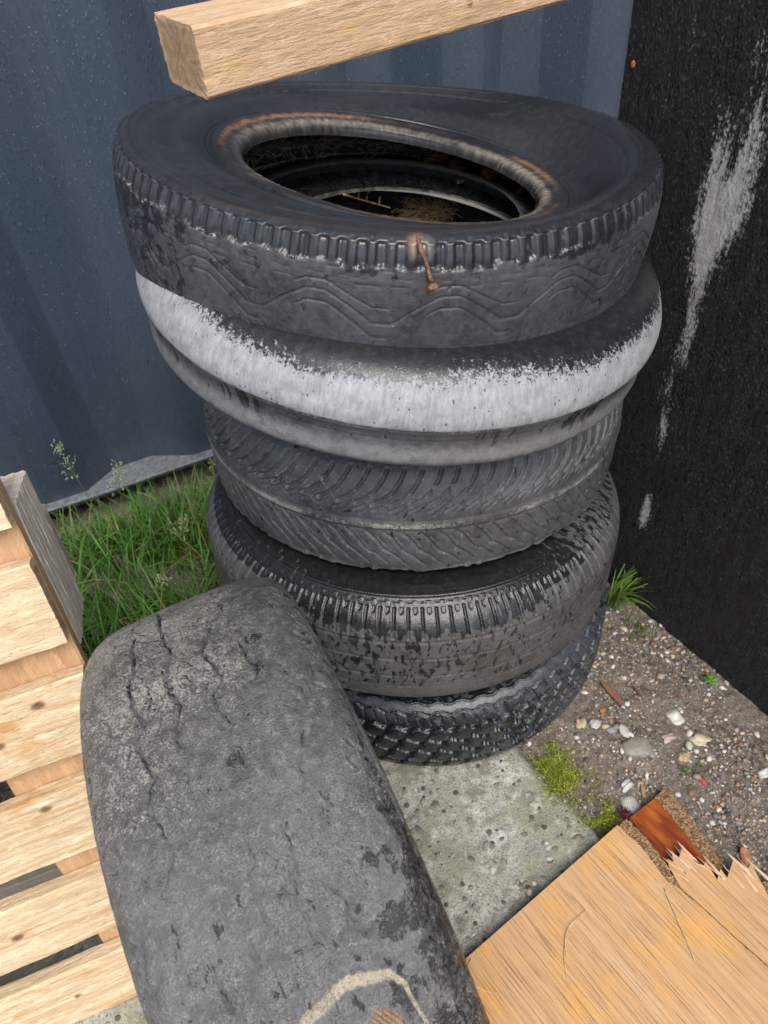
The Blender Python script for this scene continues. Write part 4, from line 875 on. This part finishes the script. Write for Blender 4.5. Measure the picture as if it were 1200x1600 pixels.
def chip():
    t = NT('chipboard_core'); ob = t.n('ShaderNodeTexCoord').outputs['Object']; v = t.voro(t.scale(ob, (1, 1, 1)), 420); n_ = t.noise(ob, 260, 4, .7)
    s = t.n('ShaderNodeSeparateColor', Color=v[1]).outputs
    col = t.mix(t.ss(s[0], .1, .9), (.14, .075, .038), (.42, .26, .135)); col = t.mix(t.ss(n_, .5, .7, 0, .7), col, (.10, .052, .025))
    return t.out(Base_Color=col, Roughness=.9, Normal=t.bump(t.m2('ADD', n_, v[0]), .9, .003))
def redv():
    t = NT('lacquered_red_veneer'); g = t.attr('gc').outputs['Vector']; a = t.noise(t.scale(g, (9, 60, 1)), 1.0, 4, .6); b = t.noise(t.scale(g, (9, 22, 1)), 1.0, 4, .6)
    col = t.mix(t.ss(a, .35, .65), (.13, .022, .010), (.33, .085, .018)); col = t.mix(t.ss(b, .5, .65, 0, .8), col, (.40, .125, .022)); col = t.mix(t.ss(a, .62, .72), col, (.06, .012, .008))
    return t.out(Base_Color=col, Roughness=.25, Normal=t.bump(a, .3, .001))
OAK, CHIP, REDV = oak(), chip(), redv()
def sheet(name, poly, z0, z1, mat, parent, fine=None, seed=0, jit=0.0):
    """extruded polygon in board coordinates (e, g); edges densified and roughened"""
    r_ = np.random.default_rng(seed); P = []
    n_ = len(poly)
    for i in range(n_):
        A, B = np.array(poly[i]), np.array(poly[(i + 1) % n_]); k_ = max(1, int(np.linalg.norm(B - A) / .004)) if fine and i in fine else 1
        for q in range(k_): P.append(A + (B - A) * q / k_ + (r_.uniform(-jit, jit, 2) if q else 0))
    P = np.array(P); K = len(P); XY = P @ np.stack([EE, GG])
    V = np.concatenate([np.c_[XY, np.full(K, z1)], np.c_[XY, np.full(K, z0)]]); V[:, :2] += BB - BB
    gcv = np.concatenate([np.c_[P[:, 1], P[:, 0], np.zeros(K)]] * 2)
    import bmesh
    bm = bmesh.new(); vs = [bm.verts.new(v) for v in V]; tp = bm.faces.new(vs[:K]); bt = bm.faces.new(vs[K:][::-1])
    for i in range(K): bm.faces.new((vs[i], vs[K + i], vs[K + (i + 1) % K], vs[(i + 1) % K]))
    bmesh.ops.recalc_face_normals(bm, faces=bm.faces); bmesh.ops.triangulate(bm, faces=[tp, bt]); bm.verts.index_update()
    F = [tuple(v.index for v in f.verts) for f in bm.faces]; bm.free()
    return mk(name, V, F, mat, parent, {'gc': gcv}, False)
ROOTM = Matrix.Translation((BB[0], BB[1], 0))
bo1 = empty('veneered_board', ROOTM, 'broken oak veneered chipboard lying flat at the bottom right', 'board')
core = sheet('chipboard_core', [(-.335, .0), (.0235, .0035), (.0235, .0397), (.017, .079), (.0115, .094), (.05, .14), (.0885, .165), (.155, .22), (.30, .26), (.30, .75), (-.335, .75)], .0205, .0350, CHIP, bo1, fine=(1, 2, 3, 4, 5, 6, 7), seed=3, jit=.0018)
left = [(-.336, -.001), (.0043, .0016), (.0069, .0416), (.003, .0698), (-.0014, .0933), (.004, .11), (.0085, .15), (.0105, .19), (.0150, .236), (.03, .36), (.04, .74), (-.336, .75)]
right = [(.0165, .084), (.0225, .0761), (.026, .084), (.0365, .0725), (.035, .086), (.0549, .0770), (.0475, .097), (.054, .098), (.0500, .113), (.0615, .111), (.0533, .1354), (.0692, .1290), (.066, .142), (.0952, .1316), (.0905, .1539), (.108, .150), (.0895, .1892), (.13, .20), (.30, .25), (.301, .74), (.0415, .74), (.0315, .36), (.0170, .236), (.0122, .19), (.0102, .15), (.0062, .112)]
sheet('veneer', left, .0353, .0366, OAK, bo1, fine=(1, 2, 3, 4, 5, 6, 7), seed=5, jit=.0006)
vr = sheet('veneer', right, .0353, .0372, OAK, bo1, seed=6)
vr.rotation_euler = (0, 0, 0)
SPL = MB()
for e0, g0, L_, w_, da in (tuple(np.array(q_) * (1, 1, .6, .7, 1)) for q_ in ((.034, .074, .026, .0022, -.1), (.052, .078, .03, .0030, .05), (.047, .086, .024, .0018, -.2), (.064, .112, .03, .0028, .1), (.094, .134, .042, .0042, -.05), (.088, .148, .02, .0024, .2), (.108, .15, .03, .003, .0), (.02, .078, .02, .0015, -.25), (.029, .077, .03, .001, .1), (.043, .082, .034, .0012, .12), (.058, .108, .026, .001, -.1), (.075, .134, .03, .0014, .08), (.100, .138, .026, .001, .15), (.013, .084, .02, .001, -.3))):
    p0 = np.array([e0, g0]); d_ = np.array([math.sin(da), -math.cos(da)]); n2 = np.array([d_[1], -d_[0]])
    pts = [p0 - d_ * .03 - n2 * w_, p0 - d_ * .03 + n2 * w_, p0 + n2 * w_ * .7, p0 + d_ * L_ * .55, p0 - n2 * w_ * .7]
    z = .0375; K = 5; P = [np.r_[p @ np.stack([EE, GG]), z + .002 * (i == 3)] for i, p in enumerate(pts)] + [np.r_[p @ np.stack([EE, GG]), z - .0012 + .0016 * (i == 3)] for i, p in enumerate(pts)]
    SPL.add(P, [(0, 1, 2, 3, 4), (9, 8, 7, 6, 5)] + [(i, 5 + i, 5 + (i + 1) % 5, (i + 1) % 5) for i in range(5)])
SPL.build('splintered_edge', wood('fresh_splinter', (.58, .39, .24), (.72, .54, .37), speck=.2), bo1, False)
bo2 = empty('lacquered_board', ROOTM @ Matrix.Translation((0, 0, .001)), 'chipboard offcut with glossy red-orange lacquered face under the oak board', 'board')
sheet('chipboard_core', [(.034, .0024), (.0918, .0045), (.1135, .0041), (.1075, .0528), (.098, .085), (.088, .117), (.081, .15), (.092, .22), (-.05, .24), (-.05, .12), (.028, .10)], .0015, .0170, CHIP, bo2, fine=(2, 3, 4, 5, 6, 7), seed=8, jit=.002)
sheet('lacquered_face', [(.0345, .0024), (.0870, .0052), (.0815, .05), (.0740, .095), (.071, .13), (.066, .20), (-.02, .20), (.02, .10)], .0172, .0188, REDV, bo2, fine=(1, 2, 3, 4), seed=9, jit=.0008)

# ------------------------------------------------------------------ small things
STRAW = plain('dry_straw', (.52, .38, .2), .7, 90, .3)
def stalk(pts, r, label, cat='straw', name='straw_stalk', mat=STRAW, branches=(), group=None):
    pts = np.array(pts, float); P, _ = catmull(pts, .006); o0 = P[0].copy(); m = MB(); m.tube(P - o0, np.linspace(r, r * .55, len(P)), 6)
    for b in branches: B, _ = catmull(np.array(b, float), .004); m.tube(B - o0, np.linspace(r * .7, r * .35, len(B)), 5)
    o = m.build(name, mat, None, True, Matrix.Translation(o0)); return tag(o, label, cat, group)
def eg(e, g, z): p = BB + EE * e + GG * g; return (p[0], p[1], z)
stalk([eg(-.178, .077, .0385), eg(-.165, .062, .040), eg(-.150, .055, .041), eg(-.118, .054, .0385)], .0008, 'dry straw stalk lying across the middle of the oak board')
stalk([eg(-.160, .060, .0385), eg(-.180, .075, .039), eg(-.196, .095, .038)], .0007, 'short curved straw crossing the straw stalk on the oak board')
stalk([eg(-.013, .100, .0385), eg(-.030, .135, .0395), eg(-.052, .180, .0385)], .0009, 'brown straw stalk lying near the long crack of the oak board')
stalk([eg(-.28, .004, .0385), eg(-.292, .012, .055), eg(-.300, .03, .06), eg(-.312, .055, .045), eg(-.318, .075, .036)], .0008, 'bent dry straw hanging at the corner of the oak board', branches=[[eg(-.300, .03, .06), eg(-.29, .045, .05), eg(-.275, .056, .0385)]])

# twig and fibre inside the top tyres
def W1(u_, v_, w_): c, a, b, d = F1; q = post1(np.array([[u_, v_, w_]]))[0]; return c + a * q[0] + b * q[1] + d * q[2]
tw = [(-0.006, 1.0236, 0.752), (0.014, 1.0708, 0.725), (0.0366, 1.0808, 0.712), (0.0591, 1.0756, 0.705)]
stalk(tw, .0019, 'thin pale twig with side shoots inside the top tyre', 'twig', 'twig', branches=[[(0.0253, 1.0758, 0.7185),(0.0283, 1.0798, 0.7285),(0.0313, 1.0778, 0.7355)],[(0.0283, 1.0798, 0.7285),(0.0353, 1.0818, 0.7325)],[(0.0426, 1.0708, 0.7120),(0.0456, 1.0768, 0.7230)],[(0.0140, 1.0708, 0.7250),(0.0160, 1.0748, 0.7330)]])
m = MB(); r_ = np.random.default_rng(4)
for k in range(260):
    p = np.array([r_.uniform(.084, .150), r_.uniform(1.085, 1.135), r_.uniform(.672, .694)]); d_ = r_.normal(size=3) * [1, .6, .35]; d_ /= np.linalg.norm(d_); L_ = r_.uniform(.008, .026); b_ = r_.normal(size=3) * .004
    m.tube([p, p + d_ * L_ * .5 + b_, p + d_ * L_], .0006, 4, cap=False, col=np.array([*(np.array([.62, .44, .25]) * r_.uniform(.6, 1.3)), 1]))
V, F = stone(ICO3, .03, 5, .5, 1.2); m.add(V * [1.1, .8, .9] + [.117, 1.115, .668], F, col=np.tile([.20, .12, .07, 1], (len(V), 1)))
tag(m.build('fibre_clump', colored('fibres', .9, .3, 300)), 'clump of brown straw-like fibres inside the top tyre', 'fibre clump')
m = MB()
for k in range(420):   # tangle of dead roots clinging to the back of the inner wall
    th_ = np.pi + r_.normal(.25, .42); rr = r_.uniform(.255, .280); zz0 = r_.uniform(-.07, .01); P = []
    for q in range(6): P.append(W1((rr - .003 * q * r_.random()) * math.sin(th_), -(rr - .006 * q * r_.random()) * math.cos(th_), zz0)); th_ += r_.uniform(-.05, .05); zz0 += r_.uniform(-.014, .012); zz0 = min(max(zz0, -.085), .02)
    g_ = r_.uniform(.5, 1.3); m.tube(P, .0008 * r_.uniform(.6, 1.4), 4, cap=False, col=np.array([.24 * g_, .20 * g_, .165 * g_, 1]))
ro = tag(m.build('dead_roots', colored('root', .9)), 'tangle of dry dead roots inside the top tyre', 'roots', kind='stuff')
m = MB()
for k in range(30):
    th_ = np.pi - r_.uniform(.35, 1.1); rr = r_.uniform(.19, .27); p = W1(rr * math.sin(th_), -rr * math.cos(th_), -.085 + .01 * r_.random()); d_ = r_.normal(size=3) * [1, 1, .3]; d_ /= np.linalg.norm(d_); e_ = np.cross(d_, [0, 0, 1]); L_ = r_.uniform(.008, .022)
    q = [p - d_ * L_, p - d_ * L_ * .3 + e_ * L_ * .5, p + d_ * L_ * .5 + e_ * L_ * .4 + [0, 0, .003], p + d_ * L_, p + d_ * L_ * .3 - e_ * L_ * .45, p - d_ * L_ * .4 - e_ * L_ * .4 + [0, 0, .002]]
    g_ = r_.uniform(.5, 1.2); m.add(q, [(0, 1, 2, 3, 4, 5)], col=np.tile([.16 * g_, .075 * g_, .035 * g_, 1], (6, 1)))
tag(m.build('leaf_litter', colored('dead_leaf', .8), None, False), 'dead brown leaf scraps lying inside the top tyre', 'leaf litter', kind='stuff')

# wood splinters, leaf, red tuft on the soil
def chipw(x, y, L, W_, ang, c, label, cat='wood chip', h=.004):
    d_ = np.array([math.cos(ang), math.sin(ang)]); n2 = np.array([-d_[1], d_[0]]); m = MB(); P = []
    out = [(-.5, -.3), (-.48, .4), (.1, .5), (.42, .3), (.5, 0), (.3, -.45), (-.1, -.5)]
    for zt in (h, .0): P += [(*(d_ * a * L + n2 * b * W_), zt + .002 * a) for a, b in out]
    K = len(out); m.add(P, [tuple(range(K))[::-1], tuple(range(K, 2 * K))] + [(i, K + i, K + (i + 1) % K, (i + 1) % K)[::-1] for i in range(K)], col=np.tile([*c, 1], (2 * K, 1)))
    return tag(m.build('wood_chip', colored('chip_' + label[:5], .8, .4, 120), None, False, Matrix.Translation((x, y, float(ground_h(x, y)) + .0015))), label, cat)
chipw(.3544, .6592, .052, .012, 2.0, (.20, .095, .05), 'long reddish brown wood splinter on the soil beside the bottom tyre', h=.006)
chipw(.400, .655, .028, .004, 1.9, (.12, .07, .045), 'thin dark brown wood sliver right of the reddish splinter')
chipw(.33, .625, .010, .008, .4, (.42, .15, .05), 'small orange wood crumb close to the bottom tyre')
chipw(.352, .483, .022, .006, 1.4, (.33, .21, .12), 'short brown stick upright in the gravel above the orange board')
m = MB(); a = np.linspace(-1, 1, 9); P = []
for t_ in a:
    wv_ = .008 * (1 - t_ * t_) ** .7 + .0004
    for b in (-1, -.5, 0, .5, 1): P.append((b * wv_, t_ * .014, .003 + .003 * b * b - .002 * t_ * t_))
LEAFB = plain('dry_brown_leaf', (.30, .13, .065), .6, 150, .4)
m.add(P, [tuple(q) for q in gridf(9, 5)]); m.tube([(0, .013, .001), (.002, .022, .003), (.003, .03, .002)], .0006, 5)
lf = m.build('dead_leaf', LEAFB); lf.location = (.462, .372, float(ground_h(.462, .372)) + .004); lf.rotation_euler = (.15, .25, -.1); tag(lf, 'dry reddish brown leaf on the soil by the splintered board edge', 'leaf')
m = MB(); r_ = np.random.default_rng(12)
for k in range(60):
    d_ = np.array([r_.normal(), r_.normal(), abs(r_.normal()) * .6]); d_ /= np.linalg.norm(d_); b = np.array([r_.uniform(-.006, .006), r_.uniform(-.006, .006), .004]); m.tube([b * .6, b * .6 + d_ * .004, b * .6 + d_ * .008 + [0, 0, -.001]], .0006, 4, cap=False)
tag(m.build('fibre_tuft', plain('magenta_fibre', (.10, .010, .025), .7), None, True, Matrix.Translation((.3095, .4475, .012))), 'dark magenta fibre tuft at the corner of the orange board', 'fibre tuft')

# ------------------------------------------------------------------ grass, moss, seedlings
def blade(m, p, h, w, az_, bend, col, nseg=6, twist=0.0):
    d_ = np.array([math.cos(az_), math.sin(az_), 0]); n2 = np.array([-d_[1], d_[0], 0]); V = []
    x = z = 0.0; ang = .12
    for i in range(nseg + 1):
        t_ = i / nseg; ww = w * (1 - t_ ** 1.8) + .0001
        c = np.array(p) + d_ * x + np.array([0, 0, z]); n3 = n2 * math.cos(twist * t_) + np.array([0, 0, 1]) * math.sin(twist * t_) * .5
        V += [c - n3 * ww, c + np.array([0, 0, -.25 * ww]), c + n3 * ww]
        x += math.sin(ang) * h / nseg; z += math.cos(ang) * h / nseg; ang += bend / nseg
    F = []
    for i in range(nseg):
        b = i * 3; F += [(b, b + 1, b + 4, b + 3), (b + 1, b + 2, b + 5, b + 4)]
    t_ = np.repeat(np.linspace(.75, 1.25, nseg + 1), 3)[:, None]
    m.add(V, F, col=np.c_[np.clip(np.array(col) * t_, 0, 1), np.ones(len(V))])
def gcol(r_):
    c = np.array([.078, .20, .026]) * r_.uniform(.5, 1.5); 
    if r_.random() < .14: c = np.array([.16, .20, .06]) * r_.uniform(.7, 1.2)
    if r_.random() < .05: c = np.array([.30, .24, .11])
    return c
m = MB(); r_ = np.random.default_rng(21); cnt = 0
while cnt < 3000:
    u_, v_ = r_.uniform(-.10, .62), r_.uniform(.02, .60)
    x, y = WP[0] + WD[0] * u_ + WN[0] * v_, WP[1] + WD[1] * u_ + WN[1] * v_
    dens = fbm(x * 9, y * 9, 33, 2) - .45 * sst(.22, .42, u_) * sst(.22, .0, v_) 
    if np.hypot(x - .05, y - .86) < .335 or dens < r_.uniform(.12, .62): continue
    h = r_.uniform(.07, .22) * (1 - .45 * sst(.2, .02, v_))
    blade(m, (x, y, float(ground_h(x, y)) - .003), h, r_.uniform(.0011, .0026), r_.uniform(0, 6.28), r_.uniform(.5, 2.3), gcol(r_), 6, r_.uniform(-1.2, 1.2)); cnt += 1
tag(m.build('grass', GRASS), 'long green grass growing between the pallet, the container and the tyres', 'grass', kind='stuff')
SEEDM = colored('grass_seed', .7, .2, 300)
def seed_stalk(x, y, h, lean, az_, label, seed, n_=24):
    r_ = np.random.default_rng(seed); z0 = float(ground_h(x, y)); d_ = np.array([math.cos(az_), math.sin(az_), 0]); root = empty('flowering_grass', Matrix.Translation((x, y, z0)), label, 'grass stalk', 'flowering grass stalks')
    P = np.array([d_ * lean * t_ ** 1.7 + np.array([0, 0, h * t_]) for t_ in np.linspace(0, 1, 9)]); m = MB(); m.tube(P, np.linspace(.0009, .0004, 9), 5, col=np.array([.12, .19, .06, 1.0]))
    s = MB()
    for k in range(n_):
        t_ = r_.uniform(.70, 1.0); c = d_ * lean * t_ ** 1.7 + np.array([0, 0, h * t_]); a_ = r_.uniform(0, 6.28); rad = .020 * (1.15 - t_) / .45 * r_.uniform(.3, 1) + .002; e_ = c + np.array([math.cos(a_) * rad, math.sin(a_) * rad, .006 + .4 * rad])
        m.tube([c, (c + e_) / 2 + [0, 0, .002], e_], .0003, 4, cap=False, col=np.array([.14, .2, .08, 1.0]))
        for q in range(3):
            o_ = e_ + r_.normal(size=3) * .0022; V, F = ICO1; s.add(V * [.0012, .0012, .0027] * r_.uniform(.7, 1.3) + o_, F, col=np.tile([*(np.array([.34, .40, .22]) * r_.uniform(.7, 1.3)), 1], (len(V), 1)))
    m.build('stem', GRASS, root); s.build('seed_head', SEEDM, root); return root
seed_stalk(-.60, 1.16, .235, .10, 2.2, 'tall flowering grass stalk standing against the navy container', 101, 30)
seed_stalk(-.56, 1.15, .185, .06, 1.2, 'shorter flowering grass stalk in front of the grey container rail', 102, 30)
seed_stalk(-.43, 1.02, .17, .05, .3, 'flowering grass stalk in the grass close to the tyre stack', 103)
seed_stalk(-.44, .93, .16, .04, 5.5, 'flowering grass stalk low in the grass above the foreground tyre', 104)
seed_stalk(-.375, 1.27, .13, .03, 5.5, 'short flowering grass stalk under the rail end beside the tyres', 105, 12)
m = MB(); r_ = np.random.default_rng(31)
for k in range(34): blade(m, (r_.normal(0, .010), r_.normal(0, .010), 0), r_.uniform(.06, .15), r_.uniform(.0014, .0024), r_.normal(-.3, .8), r_.uniform(.8, 1.9), np.array([.16, .27, .045]) * r_.uniform(.7, 1.3), 7, r_.uniform(-.8, .8))
tag(m.build('grass_tuft', GRASS, None, True, Matrix.Translation((.412, .845, 0))), 'bright green grass tuft between the tyre stack and the black board', 'grass tuft')
m = MB()
for k in range(16): blade(m, (r_.normal(0, .012), r_.normal(0, .02), 0), r_.uniform(.03, .11), r_.uniform(.0010, .0018), r_.normal(-2.4, .7), r_.uniform(.9, 1.8), np.array([.17, .26, .05]) * r_.uniform(.7, 1.3), 7)
tag(m.build('grass_tuft', GRASS, None, True, Matrix.Translation((.432, .775, 0))), 'thin sprawling grass blades on the soil in front of the bright tuft', 'grass tuft')
def seedling(x, y, label, s=.005, n_=5, seed=0):
    r_ = np.random.default_rng(seed); m = MB(); th_ = np.arange(8) * 2 * np.pi / 8
    for k in range(n_):
        a_ = k * 2.4 + r_.uniform(0, .5); c = np.array([math.cos(a_) * s * 1.1, math.sin(a_) * s * 1.1, .008 + .002 * k]); V = [c] + [c + [s * math.cos(t_), s * .8 * math.sin(t_), .0012 * math.cos(2 * t_)] for t_ in th_]
        m.add(V, [(0, i + 1, (i + 1) % 8 + 1) for i in range(8)], col=np.tile([*(np.array([.13, .30, .05]) * r_.uniform(.8, 1.3)), 1], (9, 1))); m.tube([(0, 0, 0), c * [.4, .4, .6], c], .0005, 4, cap=False, col=np.array([.15, .25, .06, 1]))
    tag(m.build('seedling', GRASS, None, False, Matrix.Translation((x, y, float(ground_h(x, y))))), label, 'seedling')
seedling(.525, .658, 'round leaved green seedling at the foot of the black board', .0055, 5, 1)
seedling(.4275, .506, 'tiny two leaved green seedling in the gravel above the boards', .003, 3, 2)
seedling(.455, .515, 'tiny pale seedling right of the two leaved one in the gravel', .0022, 3, 3)
# moss between slab edge and soil
m = MB(); r_ = np.random.default_rng(41); cnt = 0
while cnt < 9000:
    t_ = r_.uniform(-.03, .21); o_ = r_.normal(.018, .024); p = SLAB_A + SE1 * t_ - SE2 * o_
    if 1.3 * (fbm(p[0] * 34, p[1] * 34, 51, 3) - .5) + .55 * np.exp(-((t_ - .09) / .055) ** 2) * np.exp(-((o_ - .02) / .03) ** 2) < r_.uniform(.06, .52) or abs(o_ - .01) > .06: continue
    z = max(float(ground_h(p[0], p[1])), .0) + (.012 if o_ < -.003 else .004) + r_.uniform(0, .006); d_ = r_.normal(size=3); d_[2] = abs(d_[2]) + .3; d_ /= np.linalg.norm(d_); e_ = np.cross(d_, r_.normal(size=3)); e_ /= np.linalg.norm(e_); L_ = r_.uniform(.0015, .0036); q = np.r_[p, z]
    c = np.array([.36, .40, .06]) * r_.uniform(.4, 1.5); m.add([q - e_ * L_ * .35, q + e_ * L_ * .35, q + d_ * L_], [(0, 1, 2)], col=np.tile([*c, 1], (3, 1))); cnt += 1
tag(m.build('moss', GRASS, None, False), 'yellow-green moss along the edge of the paving slab', 'moss', kind='stuff')
